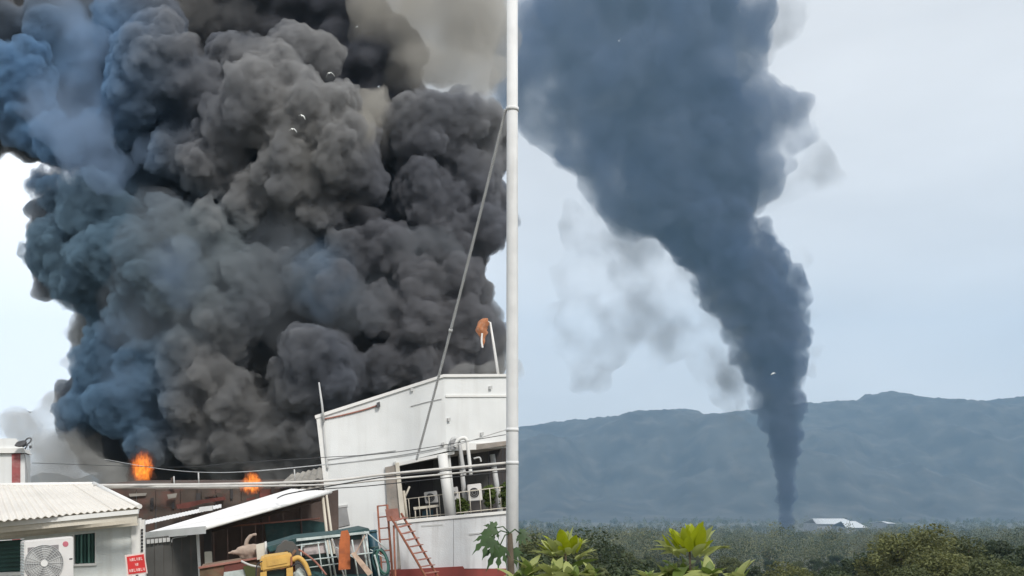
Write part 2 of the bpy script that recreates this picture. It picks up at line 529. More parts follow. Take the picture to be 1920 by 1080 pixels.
slab('soffit_beam', [(-70, 1006), (257, 974), (257, 980), (-70, 1014)], Plane(130, 1000, 20.7, 9), .12, M['cream'], house)
slab('eave_board', [(-70, 981), (259, 951), (259, 985), (-70, 1018)], Plane(130, 1000, 21.05, 9), .03, M['cream'], house)
# front wall with openings left out: pieces round the window
pw = Plane(130, 1000, 21.3, 9)
zb = 1265
slab('wall', [(-70, 1000), (139, 985), (139, zb), (46, zb), (46, 1010), (-70, 1018)], pw, .15, M['wall2'], house)
slab('wall', [(139, 985), (178, 982), (178, 999), (139, 1003)], pw, .15, M['wall2'], house)
slab('wall', [(139, 1058), (178, 1056), (178, zb), (139, zb)], pw, .15, M['wall2'], house)
slab('wall', [(178, 982), (260, 972), (260, zb), (178, zb)], pw, .15, M['wall2'], house)
slab('dark_opening', [(-70, 1019), (46, 1011), (46, 1072), (-70, 1076)], pw, .05, M['green'], house, -.12)
for k in range(7):
    y0 = 1020 + 8 * k
    slab('louvre_slat', [(-70, y0 + 5), (44, y0 - 3), (44, y0), (-70, y0 + 8)], pw, .02, M['green'], house, -.06)
slab('opening_sill', [(-70, 1076), (46, 1072), (46, 1078), (-70, 1083)], pw, .14, M['trim'], house, .03)
slab('wall', [(-70, 1083), (46, 1078), (46, zb), (-70, zb)], pw, .15, M['wall2'], house)
slab('corner_pilaster', [(246, 974), (262, 972), (264, zb), (248, zb)], pw, .2, M['trim'], house, .05)
# window
win = slab('window', [(139, 1003), (178, 999), (178, 1056), (139, 1058)], pw, .03, M['green'], house, -.09)
for k in range(5):
    x0 = 144 + 7 * k
    slab('louvre_slat', [(x0, 1004 - .1 * (x0 - 139)), (x0 + 3.2, 1003.7 - .1 * (x0 - 139)), (x0 + 3.2, 1056), (x0, 1056)], pw, .03, M['greenl'] if k % 2 else M['green'], win, -.045)
slab('window_sill', [(136, 1058), (181, 1056), (181, 1060), (136, 1062)], pw, .16, M['trim'], win, .05)
slab('window_frame', [(136, 1000), (139, 1000), (139, 1058), (136, 1058)], pw, .1, M['trim'], win, .01)
slab('window_frame', [(178, 996), (180, 996), (180, 1057), (178, 1057)], pw, .1, M['trim'], win, .01)
# rear and side walls so that the house stands up from other views
c0_, c1_ = pw.at(262, 975, -.16), U(238, 968, 26.5)
extrude_poly('side_wall', [c0_, c1_, Vector((c1_.x, c1_.y, 0)), Vector((c0_.x, c0_.y, 0))], (-.15, 0, 0), M['wall2'], house)
# decorative chain of black squares up the pilaster
for k in range(7):
    slab('black_tile', [(264, 992 + 6.4 * k), (268, 991.6 + 6.4 * k), (268, 995.6 + 6.4 * k), (264, 996 + 6.4 * k)], pw, .03, M['cable'], house, .06)
slab('tile_strip', [(262, 975), (271, 974), (273, zb), (264, zb)], pw, .1, M['trim'], house, .025)

# ------------------------------------------------------------------ air conditioner condenser before the house
pc = Plane(92, 1040, 19.6, 36)
acu = empty('air_conditioner', (pc.at(92, 1090).x, pc.at(92, 1090).y, 0))
tag(acu, 'white outdoor air conditioner with round fan grille before the house wall', 'air conditioner')
slab('casing', [(46, 1015), (138, 1006), (138, 1092), (46, 1097)], pc, .34, M['acw'], acu, 0, .015)
cc = pc.at(82, 1056, .006)
def ring(c, pl, r, rr, sides=6, n=40):
    pts = [c + pl.t * math.cos(2 * math.pi * k / n) * r + Vector((0, 0, math.sin(2 * math.pi * k / n) * r)) for k in range(n)]
    return tube_geo(pts, rr, sides, True)
def disc(name, c, pl, r, th, m, parent, n=36):
    return extrude_poly(name, [c + pl.t * math.cos(2 * math.pi * k / n) * r + Vector((0, 0, math.sin(2 * math.pi * k / n) * r)) for k in range(n)], pl.n * -th, m, parent)
slab('grille_panel', [(52, 1027), (110, 1021), (111, 1091), (52, 1095)], pc, .01, M['acg'], acu, .012, .004)
disc('fan_opening', cc + pc.n * .014, pc, .33, .006, M['grey'], acu)
for k in range(5):
    a = 2 * math.pi * k / 5
    q = [cc + pc.n * .018 + pc.t * math.cos(a + da) * rr_ + Vector((0, 0, math.sin(a + da) * rr_)) for da, rr_ in ((0, .06), (-.25, .3), (.45, .3), (.5, .06))]
    extrude_poly('fan_blade', q, pc.n * -.004, M['lgrey'], acu)
multi('fan_guard', [ring(cc + pc.n * .03, pc, r_, .0045) for r_ in (.1, .14, .18, .22, .26, .30, .33)] + [tube_geo([cc + pc.n * .03 + pc.t * math.cos(a) * .06 + Vector((0, 0, math.sin(a) * .06)), cc + pc.n * .03 + pc.t * math.cos(a) * .33 + Vector((0, 0, math.sin(a) * .33))], .005, 5) for a in [2 * math.pi * k / 16 for k in range(16)]], M['lgrey'], acu)
disc('fan_hub', cc + pc.n * .045, pc, .06, .03, M['trim'], acu)
disc('maker_mark', pc.at(123, 1020, .006), pc, .05, .006, M['logo'], acu)
slab('handle_slot', [(130, 1047), (136, 1046.5), (136, 1049), (130, 1049.5)], pc, .006, M['cable'], acu, .004)
sl = pc.at(46, 1056)
for k in range(14):
    z = pc.at(46, 1018).z - .04 - k * .052
    q = pc.at(46, 1018); q = Vector((q.x, q.y, z))
    tube('coil_fin', [q - pc.n * .02 - pc.t * .004, q - pc.n * .32 - pc.t * .004], .009, M['tealw'], acu, 5)
slab('stand', [(52, 1092), (60, 1092), (60, 1230), (52, 1234)], pc, .3, M['grey'], acu, -.02)
slab('stand', [(126, 1090), (134, 1090), (134, 1225), (126, 1228)], pc, .3, M['grey'], acu, -.02)

# ------------------------------------------------------------------ white kiosk with red pillar on the far left
pk = Plane(25, 860, 34, 18)
kio = empty('roof_hut', (pk.at(25, 900).x, pk.at(25, 900).y, 0))
tag(kio, 'white hut with faded red pillar and flat slab roof behind the house', 'hut')
slab('wall', [(-40, 852), (22, 850), (23, 1130), (-40, 1130)], pk, 1.5, M['wall'], kio)
slab('pillar', [(22, 851), (38, 850), (38, 1128), (23, 1130)], pk, .3, M['brickred'], kio, .03)
slab('wall', [(38, 852), (47, 851), (47, 1130), (38, 1130)], pk, 1.5, M['wall'], kio)
slab('roof_slab', [(-40, 841), (44, 840), (48, 849), (-40, 850)], pk, 1.8, M['trim'], kio, .12)
slab('parapet', [(-40, 822), (30, 822), (44, 840), (-40, 841)], pk, .15, M['wall'], kio, .05)
tube('drainpipe', curve_px(pk, [(44, 848), (47, 856), (49, 870), (51, 890), (50, 906), (46, 912)], .1), .018, M['grey'], kio)
pfl = Plane(44, 830, 33.6, 18)
fl = empty('floodlight', pfl.at(42, 840))
tag(fl, 'dark floodlight with bent bracket on top of the white hut', 'floodlight')
slab('lamp_head', [(26, 836), (32, 828), (46, 825), (50, 830), (44, 836), (36, 838)], pfl, .22, M['lamp'], fl, 0, .02)
tube('bracket', curve_px(pfl, [(46, 828), (52, 822), (58, 822), (57, 828), (50, 834), (42, 838)], -.1), .022, M['lamp'], fl)
slab('junction_box', [(54, 836), (59, 835), (59, 840), (55, 841)], pfl, .08, M['lamp'], fl, -.06)
tube('stem', [pfl.at(52, 834, -.1), pfl.at(47, 842, -.1)], .02, M['lamp'], fl)

# ------------------------------------------------------------------ burnt warehouse behind
pb = Plane(400, 930, 42, 13.4)
bw = empty('burnt_warehouse', (pb.at(400, 940).x, pb.at(400, 940).y, 0))
tag(bw, 'long burnt brown warehouse smouldering behind the shed roof', 'warehouse')
rg = random.Random(4)
x = 60
k = 0
while x < 625:
    w = rg.uniform(26, 48)
    y0 = 917 + rg.uniform(-3, 7)
    slab('wall_panel', [(x, y0 + rg.uniform(-2, 2)), (x + w - 1, y0 + rg.uniform(-2, 2)), (x + w - 1, 1085), (x, 1085)], pb, .12, M['burntr'] if rg.random() < .3 else M['burnt'], bw, rg.uniform(-.04, .06))
    x += w; k += 1
for k in range(16):
    x = rg.uniform(225, 590); y = rg.uniform(920, 955); w = rg.uniform(12, 40); h = rg.uniform(3, 9); s_ = rg.uniform(-4, 4)
    slab('loose_sheet', [(x, y), (x + w, y + s_), (x + w - 2, y + s_ + h), (x + 2, y + h)], pb, .03, rg.choice([M['ash'], M['burnt'], M['burntr'], M['ash']]), bw, .1 + .03 * k)
for (a, b, c, d_) in ((282, 934, 288, 955), (322, 942, 327, 954), (432, 912, 437, 935), (508, 912, 515, 925), (368, 925, 376, 941)):
    slab('window_hole', [(a, b), (c, b - 1), (c, d_), (a, d_)], pb, .03, M['dark'], bw, .09)
slab('red_roof_strip', [(330, 946), (372, 938), (421, 931), (424, 937), (380, 944), (352, 953), (332, 954)], pb, .1, M['burntr'], bw, .75)
slab('pale_ledge', [(195, 909), (330, 910), (330, 915), (200, 916)], pb, .1, M['ash'], bw, .9)
slab('pale_ledge', [(330, 911), (470, 914), (470, 917), (330, 915)], pb, .1, M['ash'], bw, .9)
# collapsed roof sheets beside the white building
corrugated('roof_sheet', pb.at(520, 912, 1.0), pb.at(606, 896, 1.0), pb.at(606, 876, -2.5), pb.at(545, 890, -2.5), 6, .03, M['ash'], bw, 4)
corrugated('roof_sheet', pb.at(548, 922, 1.4), pb.at(606, 916, 1.4), pb.at(600, 902, -.6), pb.at(556, 906, -.6), 4, .03, M['ash'], bw, 4)
extrude_poly('roof', [pb.at(60, 919, -.2), pb.at(620, 915, -.2), pb.at(620, 915, -.2) + Vector((0, 12, .6)), pb.at(60, 919, -.2) + Vector((0, 12, .6))], (0, 0, -.08), M['burnt'], bw)
for (a, y0, y1) in ((372, 885, 912), (326, 893, 914), (552, 880, 905)):
    tube('vent_pole', [pb.at(a, y0, .3), pb.at(a + 1, y1, .3)], .03, M['lgrey'], bw, 6)
slab('chimney_stub', [(320, 896), (327, 894), (329, 915), (321, 915)], pb, .12, M['burnt'], bw, .2)

# ------------------------------------------------------------------ open shed with white lean-to roof
shed = empty('shed', (U(440, 1000, 25).x, 25, 0))
tag(shed, 'open dark shed with bright white lean-to roof between house and building', 'shed')
A, B, C = U(268, 1001, 25.6), U(386, 989, 22.6), U(621, 921, 26.2)
Dd = U(545, 917, 30.0)
E = U(262, 979, 28.2)
# roof: sheets running from the low eave up to the high edge
n = 8
for k in range(n):
    a, b = k / n, (k + 1) / n - .001
    up = Vector((0, 0, .004 * (k % 2)))
    # strips parallel to the verge B-C, the last at the back
    P0, P1 = B.lerp(A, a) + up, B.lerp(A, b) + up
    Q0, Q1 = C.lerp(Dd, a) + up, C.lerp(Dd, b) + up
    corrugated('roof_sheet', P0, P1, Q1, Q0, 3, .014, M['roofw'], shed, 4)
tube('verge_flashing', [B + Vector((0, 0, -.02)), C + Vector((0, 0, -.02))], .035, M['trim'], shed, 6)
extrude_poly('eave_fascia', [A + Vector((0, 0, .03)), B + Vector((0, 0, .03)), B + Vector((0, 0, -.13)), A + Vector((0, 0, -.13))], (-.03, .03, 0), M['trim'], shed)
# second lower strip of roof behind
E2, G2 = U(262, 976, 29.5), U(410, 945, 30.5)
corrugated('back_roof_sheet', U(262, 985, 27.2), U(415, 951, 29.2), U(415, 945, 30.6), U(262, 978, 28.6), 26, .005, M['roofw'], shed, 3)
slab('roof_box', [(373, 951), (398, 948), (398, 957), (373, 960)], Plane(385, 954, 27.2), .5, M['lgrey'], shed)
ps = Plane(440, 1030, 24.6, 13.4)
# rear lining of brown boards, board by board
x = 375
while x < 616:
    w = 26
    slab('wall_board', [(x, 985 - .27 * (x - 375) + 3), (x + w - .8, 985 - .27 * (x + w - 375) + 3), (x + w - .8 + 3, 1210), (x + 3, 1210)], Plane(500, 1000, 27.6, 13.4), .06, M['brownwall'], shed, rg.uniform(-.03, .03))
    x += w
# charcoal shutter under the eave
for k in range(6):
    x0 = 273 + 17 * k
    slab('shutter_panel', [(x0, 1009 - .1 * (x0 - 273)), (x0 + 16.4, 1007.4 - .1 * (x0 - 273)), (x0 + 18.4, 1215), (x0 + 2, 1215)], ps, .05, M['charcoal'], shed, .02 * (k % 2))
for (p0, p1, r_) in (((370, 997), (383, 1215), .034), ((268, 1003), (276, 1215), .04)):
    tube('post', [ps.at(*p0, .35), ps.at(*p1, .35)], r_, M['trim'], shed, 8)
pr = Plane(600, 960, 26.0, 13.4)
tube('post', [pr.at(605, 930), pr.at(628, 1140)], .035, M['cream'], shed, 8)
tube('post', [pr.at(612, 928), pr.at(640, 1140)], .03, M['cream'], shed, 8)
tube('post', [pr.at(488, 962, -.9), pr.at(502, 1140, -.9)], .03, M['brownwall'], shed, 8)
tube('post', [pr.at(562, 942, -.9), pr.at(574, 1140, -.9)], .025, M['brownwall'], shed, 8)
tube('rail', [pr.at(393, 990, -.6), pr.at(600, 972, -.6)], .022, M['rustp'], shed, 6)
tube('rafter', [pr.at(395, 996, -.3), pr.at(617, 932, -.3)], .04, M['brownwall'], shed, 6)
# strip of white stickers and a small pipe under the eave
for k in range(6):
    x0 = 275 + 7.5 * k
    slab('white_tag', [(x0, 1012 - .1 * (x0 - 275)), (x0 + 6, 1011.4 - .1 * (x0 - 275)), (x0 + 6.3, 1019 - .1 * (x0 - 275)), (x0 + .3, 1020 - .1 * (x0 - 275))], ps, .02, M['lgrey'], shed, .09)
tube('small_pipe', curve_px(ps, [(322, 1017), (324, 1010), (336, 1007), (350, 1005), (351, 999)], .1), .013, M['lgrey'], shed, 6)
slab('meter_box', [(383, 1035), (397, 1034), (398, 1056), (384, 1058)], ps, .12, M['cream'], shed, .4, .01)
slab('dark_pillar', [(382, 992), (396, 990), (398, 1200), (384, 1200)], ps, .1, M['dark'], shed, .05)
# teal cover hanging in the right bay
slab('teal_sheet', [(496, 982), (560, 972), (610, 980), (612, 1000), (500, 1018)], Plane(550, 1000, 26.8, 13.4), .06, M['teal'], shed)

# ------------------------------------------------------------------ red notice
pn = Plane(255, 1058, 18.9, 16)
no = empty('notice_board', (pn.at(255, 1080).x, pn.at(255, 1080).y, 0))
tag(no, 'red notice board with three lines of pale lettering by the house corner', 'sign')
slab('frame', [(234, 1041), (271, 1036), (277, 1075), (238, 1080)], pn, .03, M['pinkf'], no)
slab('panel', [(237.5, 1044), (269.5, 1039), (274, 1072.5), (241, 1077)], pn, .02, M['red'], no, .008)
def letters(y, x0, x1, n, h, slope):
    w = (x1 - x0) / n
    for k in range(n):
        a = x0 + k * w; b = a + w * .78; yy = y + slope * (a - x0)
        if k % 3 == 0:     # upright stroke pairs and bars: the lettering is too blurred in the photograph to read
            slab('letter', [(a, yy), (a + w * .25, yy), (a + w * .25, yy + h * .4), (b - w * .2, yy + h * .4), (b - w * .2, yy), (b, yy), (b + .5, yy + h), (b - w * .2, yy + h), (b - w * .2, yy + h * .62), (a + w * .25, yy + h * .62), (a + w * .25, yy + h), (a + .5, yy + h)], pn, .008, M['pink'], no, .013)
        elif k % 3 == 1:
            slab('letter', [(a, yy), (b, yy), (b, yy + h), (a + .5, yy + h)], pn, .008, M['pink'], no, .013)
        else:
            slab('letter', [(a, yy), (a + w * .3, yy), (a + w * .3, yy + h * .72), (b, yy + h * .72), (b + .3, yy + h), (a + .5, yy + h)], pn, .008, M['pink'], no, .013)
letters(1047, 243, 268, 6, 5.6, -.13)
letters(1056, 253, 260, 2, 5.2, -.13)
letters(1067.5, 242, 272, 7, 5.6, -.13)
tube('stake', [pn.at(256, 1046, -.05), pn.at(262, 1260, -.05)], .025, M['grey'], no, 6)

# ------------------------------------------------------------------ white two-storey building
bd = empty('white_building', (U(760, 1000, 30).x, 30, 0))
tag(bd, 'white two-storey building with sloping parapet and open columned porch', 'building')
p1 = Plane(760, 900, 30.0, 6)           # gable face
p2o = p1.at(832, 705)
p2 = Plane(832, 705, p2o.y, 30)        # face turning away to the right: receding
def q2(px, py, off=0): return p2.at(px, py, off)
# gable wall, upper mass
slab('gable_wall', [(594, 782), (832, 706), (838, 846), (770, 862), (742, 868), (742, 985), (620, 990), (607, 900)], p1, .3, M['wall'], bd)
slab('lower_wall', [(620, 990), (742, 985), (746, 1180), (636, 1180)], p1, .3, M['wall'], bd)
slab('side_wall', [(832, 706), (948, 705), (960, 705), (960, 838), (838, 846)], p2, .3, M['wall'], bd)
# rear body so that the building closes
b0, b1 = p1.at(596, 782), p1.at(606, 892)
extrude_poly('rear_wall', [p1.at(596, 784, -.3), p1.at(620, 985, -.3), p1.at(620, 985, -.3) + Vector((-1.0, 9, 0)), p1.at(596, 784, -.3) + Vector((-1.0, 9, .4))], (.25, 0, 0), M['wall'], bd)
extrude_poly('roof_sheet', [p1.at(598, 784, -.25), p1.at(830, 709, -.25), p1.at(830, 709, -.25) + Vector((.8, 10, 0)), p1.at(598, 784, -.25) + Vector((-1, 9, 0))], (0, 0, -.06), M['roofw'], bd)
extrude_poly('roof_sheet', [p2.at(834, 709, -.25), p2.at(960, 708, -.25), p1.at(830, 709, -.25) + Vector((.8, 10, 0))], (0, 0, -.06), M['roofw'], bd)
# coping, flashing and corner trims
slab('coping', [(590, 779), (832, 701.5), (832, 707), (591, 785)], p1, .42, M['trim'], bd, .06)
slab('coping', [(832, 701.5), (961, 701), (961, 706), (832, 707)], p2, .42, M['trim'], bd, .06)
slab('band', [(836, 741), (960, 740.5), (960, 744), (836, 744.5)], p2, .04, M['trim'], bd, .035)
slab('band', [(838, 832), (960, 829), (960, 839), (838, 846)], p2, .08, M['trim'], bd, .06)
slab('corner_strip', [(593, 783), (602, 780), (616, 905), (629, 1010), (620, 1010), (607, 905)], p1, .34, M['trim'], bd, .03)
tube('conduit', curve_px(p1, [(606, 786), (640, 779), (680, 769), (708, 760)], .03), .022, M['rustp'], bd, 6)
tube('drainpipe', curve_px(p1, [(605, 785), (609, 830), (614, 880)], .06), .03, M['lgrey'], bd, 6)
slab('wall_lamp', [(706, 755), (712, 753), (713, 762), (707, 764)], p1, .1, M['lamp'], bd, .14)
for pts in ([(612, 862), (680, 853), (742, 845)], [(612, 871), (690, 862), (760, 852), (832, 838)], [(770, 762), (800, 754), (828, 748)]):
    tube('wall_cable', curve_px(p1, pts, .025), .009, M['grey'], bd, 5)
for (a, b) in ((840, 784), (918, 724), (902, 811), (738, 866), (828, 830), (770, 728)):
    pl_ = p2 if a > 832 else p1
    slab('wall_fitting', [(a, b), (a + 5, b - 1), (a + 5, b + 5), (a, b + 6)], pl_, .08, M['lgrey'], bd, .08)
# soffit edge of the overhanging upper floor
slab('soffit_edge', [(740, 868), (800, 856), (852, 846), (852, 851), (800, 862), (740, 875)], p1, .5, M['trim'], bd, .05)
# closed hatch on the lower wall
ht = slab('hatch', [(623, 954), (650, 950), (656, 984), (628, 990)], p1, .05, M['grey'], bd, .035)
slab('hatch_frame', [(620, 950), (652, 946), (652, 950), (621, 954)], p1, .06, M['lgrey'], ht, .05)
# stained pilaster
slab('stained_pilaster', [(722, 876), (742, 872), (752, 985), (750, 1180), (734, 1180), (728, 985)], p1, .5, M['taupe'], bd, .1)
slab('jamb', [(741, 868), (748, 867), (762, 985), (752, 987)], p1, .3, M['cream'], bd, .16)
# porch: floor, back wall, ceiling behind the columns
pin = Plane(850, 900, 33.4, -4)
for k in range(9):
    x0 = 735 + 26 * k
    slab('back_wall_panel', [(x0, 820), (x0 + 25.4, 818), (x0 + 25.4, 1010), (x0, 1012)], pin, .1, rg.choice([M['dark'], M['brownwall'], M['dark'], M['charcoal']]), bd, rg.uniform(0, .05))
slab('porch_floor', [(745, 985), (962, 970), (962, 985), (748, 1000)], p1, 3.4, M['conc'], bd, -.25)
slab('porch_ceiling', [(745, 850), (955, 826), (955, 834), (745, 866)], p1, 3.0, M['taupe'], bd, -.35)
for (x0, x1, w0, off, mm, nm) in ((820, 832, 19, .05, 'trim', 'column'), (858, 868, 9, -.9, 'lgrey', 'column'), (918, 932, 10, -1.1, 'lgrey', 'column'), (838, 847, 6, -.1, 'lgrey', 'column')):
    a = [p1.at(x0 + w0 / 2, 852, off), p1.at(x1 + w0 / 2 + 3, 972, off)]
    tube(nm, a, (w0 / 2) * a[0].y / FPX, M[mm], bd, 14)
tube('column_collar', [p1.at(831, 886, .05), p1.at(831.5, 890, .05)], .16, M['lgrey'], bd, 14)
tube('brace', [p1.at(768, 912, -.1), p1.at(756, 940, -.1)], .03, M['cream'], bd, 6)
tube('brace', [p1.at(757, 920, -.1), p1.at(764, 978, -.1)], .04, M['cream'], bd, 6)
# porch railing
rl = []
for (a, b, c, d_) in ((760, 936, 950, 912), (760, 972, 950, 952)):
    tube('railing_bar', [p1.at(a, b, -.2), p1.at(c, d_, -.2)], .013, M['cream'], bd, 6)
for k in range(10):
    x0 = 766 + 19 * k
    tube('railing_post', [p1.at(x0, 936 - .125 * (x0 - 760), -.2), p1.at(x0 + 3, 974 - .1 * (x0 - 760), -.2)], .012, M['cream'], bd, 6)
# overhead pipes crossing in front, the gooseneck beside the column
ppi = Plane(850, 880, 28.3, 6)
tube('gooseneck_pipe', curve_px(p1, [(846, 846), (845, 832), (850, 823), (857, 824), (862, 836), (866, 862), (871, 892)], .12), .055, M['lgrey'], bd, 8)
tube('gooseneck_pipe', curve_px(p1, [(853, 838), (858, 826), (868, 821), (875, 825), (878, 845), (883, 890)], .2), .05, M['trim'], bd, 8)
tube('small_pipe', curve_px(p1, [(888, 860), (899, 858), (902, 866)], .1), .025, M['lgrey'], bd, 6)
slab('valve_box', [(843, 826), (853, 824), (855, 842), (845, 845)], p1, .2, M['grey'], bd, .2, .02)

# condensers and a bench inside the porch
def small_condenser(x0, y0, x1, y1, off, label):
    a = empty('air_conditioner', p1.at((x0 + x1) / 2, y1, off))
    tag(a, label, 'air conditioner', 'air conditioners in the porch')
    slab('casing', [(x0, y0 + 1), (x1, y0 - 2), (x1 + 3, y1 - 2), (x0 + 3, y1)], p1, .3, M['acw'], a, off, .015)
    c = p1.at((x0 + x1) / 2, (y0 + y1) / 2, off + .008)
    rr_ = .36 * min((x1 - x0), (y1 - y0)) * c.y / FPX
    disc('fan_opening', c, p1, rr_, .012, M['dark'], a, 24)
    multi('fan_guard', [ring(c + p1.n * .02, p1, rr_ * q, .006, 5, 24) for q in (.35, .7, 1)], M['grey'], a)
    slab('stand', [(x0 + 3, y1 - 1), (x1 + 2, y1 - 3), (x1 + 4, y1 + 22), (x0 + 4, y1 + 24)], p1, .25, M['dark'], a, off - .03)
small_condenser(876, 908, 902, 940, -.55, 'white air conditioner with dark round fan right of the porch column')
small_condenser(846, 914, 858, 938, -.75, 'narrow grey air conditioner directly beside the thick porch column')
small_condenser(795, 922, 819, 944, -.9, 'low pale air conditioner left of the thick porch column')
bench = empty('bench', p1.at(796, 975, -.3))
tag(bench, 'cream bench frame standing low in the porch left of the column', 'bench')
slab('seat', [(775, 951), (822, 946), (823, 950), (776, 956)], p1, .35, M['cream'], bench, -.3)
for x0 in (778, 800, 819):
    tube('leg', [p1.at(x0, 952, -.35), p1.at(x0 + 2, 980, -.35)], .02, M['cream'], bench, 6)
slab('barrel_body', [(792, 958), (812, 956), (813, 976), (793, 978)], p1, .3, M['blue'], bench, -.7)

# ------------------------------------------------------------------ boundary wall with red oxide plinth
pv = Plane(850, 1010, 27.6, 6)
bwall = empty('boundary_wall', (pv.at(850, 1060).x, pv.at(850, 1060).y, 0))
tag(bwall, 'stained white boundary wall on a red plinth below the porch', 'wall')
slab('wall_panel', [(745, 979), (850, 969), (850, 1066), (752, 1068)], pv, .2, M['wall3'], bwall)
slab('wall_panel', [(850.6, 969), (962, 960), (962, 1066), (850.6, 1066)], pv, .2, M['wall3'], bwall, -.012)
slab('coping', [(743, 976), (962, 957), (962, 962), (744, 982)], pv, .28, M['trim'], bwall, .04)
slab('plinth', [(730, 1069), (868, 1062), (872, 1068), (964, 1066), (964, 1205), (738, 1205)], pv, .35, M['redbase'], bwall, .08)
slab('low_wall', [(700, 960), (742, 962), (750, 1205), (708, 1205)], pv, .15, M['wall3'], bwall, -.1)
slab('vent_slot', [(790, 985), (830, 982), (830, 985), (790, 988)], pv, .03, M['lgrey'], bwall, .012)
slab('vent_slot', [(880, 1000), (900, 998), (900, 1001), (880, 1003)], pv, .03, M['lgrey'], bwall, .012)

# ------------------------------------------------------------------ rusty ladder frame and steel stair
plad = Plane(760, 1010, 26.6, 6)
lad = empty('steel_ladder', (plad.at(728, 1080).x, plad.at(728, 1080).y, 0))
tag(lad, 'upright faded red steel ladder against the white wall', 'ladder')
L0, L1, T0, T1 = (708, 948), (724, 1200), (726, 946), (745, 1200)
tube('stile', [plad.at(*L0), plad.at(*L1)], .025, M['rust'], lad, 6)
tube('stile', [plad.at(*T0), plad.at(*T1)], .03, M['rust'], lad, 6)
for k in range(12):
    t = k / 12 + .004
    a = (L0[0] + (L1[0] - L0[0]) * t, L0[1] + (L1[1] - L0[1]) * t); b = (T0[0] + (T1[0] - T0[0]) * t, T0[1] + (T1[1] - T0[1]) * t)
    tube('rung', [plad.at(*a), plad.at(*b)], .018, M['rustp'], lad, 6)
st = empty('steel_stair', (plad.at(780, 1080).x, plad.at(780, 1080).y, 0))
tag(st, 'rusty inclined steel stair leaning down across the white wall', 'stair')
a0, a1, c0, c1 = (732, 968), (862, 1190), (752, 962), (884, 1190)
tube('stringer', [plad.at(*a0, .25), plad.at(*a1, .25)], .032, M['rust'], st, 6)
tube('stringer', [plad.at(*c0, -.15), plad.at(*c1, -.15)], .032, M['rust'], st, 6)
for k in range(18):
    t = (k + .6) / 18
    a = plad.at(a0[0] + (a1[0] - a0[0]) * t, a0[1] + (a1[1] - a0[1]) * t, .25); b = plad.at(c0[0] + (c1[0] - c0[0]) * t, c0[1] + (c1[1] - c0[1]) * t, -.15)
    d_ = (plad.t * .11)
    extrude_poly('tread', [a, b, b + d_, a + d_], (0, 0, -.02), M['rustp'], st)
slab('landing_plate', [(722, 955), (746, 953), (750, 975), (726, 978)], plad, .06, M['rustp'], st, .1)
tube('prop', [plad.at(738, 985, .2), plad.at(746, 1205, .2)], .025, M['rust'], st, 6)

# ------------------------------------------------------------------ poles, windsock, wires
ant = tube('antenna_pole', [p1.at(607, 792, .15), p1.at(604, 760, .15), p1.at(598, 717, .15)], [.035, .03, .022], M['lgrey'], None, 8)
tag(ant, 'thin grey antenna pole at the left corner of the white building', 'pole')
pws = Plane(920, 650, 33.5, 6)
wsk = empty('windsock', pws.at(935, 705))
tag(wsk, 'limp orange windsock on a leaning white pole above the roof', 'windsock')
tube('pole', [pws.at(936, 712), pws.at(926, 648), pws.at(919, 604)], [.045, .04, .03], M['trim'], wsk, 8)
def sock(name, path, rad, m, parent):
    return tube(name, path, rad, m, parent, 12)
s_ = curve_px(pws, [(914, 600), (907, 606), (903, 618), (905, 634), (904, 650)], 0, 5)
sk = sock('sock', s_, [.05 + .13 * math.sin(min(1, i / (len(s_) - 1) * 1.15) * math.pi) ** .8 * (1 - .35 * i / len(s_)) for i in range(len(s_))], M['sock'], wsk)
for v in sk.data.vertices:
    v.co += Vector((mnoise.noise(v.co * 7), mnoise.noise(v.co * 7 + Vector((5, 0, 0))), 0)) * .09
tube('hoop', [pws.at(919, 605), pws.at(911, 600), pws.at(900, 609)], .02, M['trim'], wsk, 6)
tube('tail', curve_px(pws, [(904, 625), (903, 640), (905, 652)], .12), .03, M['trim'], wsk, 6)

# concrete utility pole to which the cables of the yard run
UPX, UPD = 960.5, 25.0
up_base = U(UPX, 940, UPD)
upole = empty('utility_pole', (up_base.x, UPD, ground_z(up_base.x, UPD)))
tag(upole, 'tall pale concrete utility pole that the cables run to', 'pole')
zt = EYE + 1010 / FPX * UPD
tube('shaft', [Vector((up_base.x, UPD, -.3)), Vector((up_base.x, UPD, 5)), Vector((up_base.x, UPD, 10)), Vector((up_base.x, UPD, zt))], [.15, .142, .134, .126], M['conc'], upole, 20)
for py in (205, 868, 806):
    z = EYE + (HZ - py) / FPX * UPD
    tube('clamp_band', [Vector((up_base.x, UPD, z - .04)), Vector((up_base.x, UPD, z + .04))], .15, M['conc'], upole, 20)
def cable(name, pts, r, m, label, cat='cable', group=None):
    o = tube(name, pts, r, m, None, 6)
    tag(o, label, cat, group); return o
def onpole(py, side=-.15): return Vector((up_base.x + side, UPD, EYE + (HZ - py) / FPX * UPD))
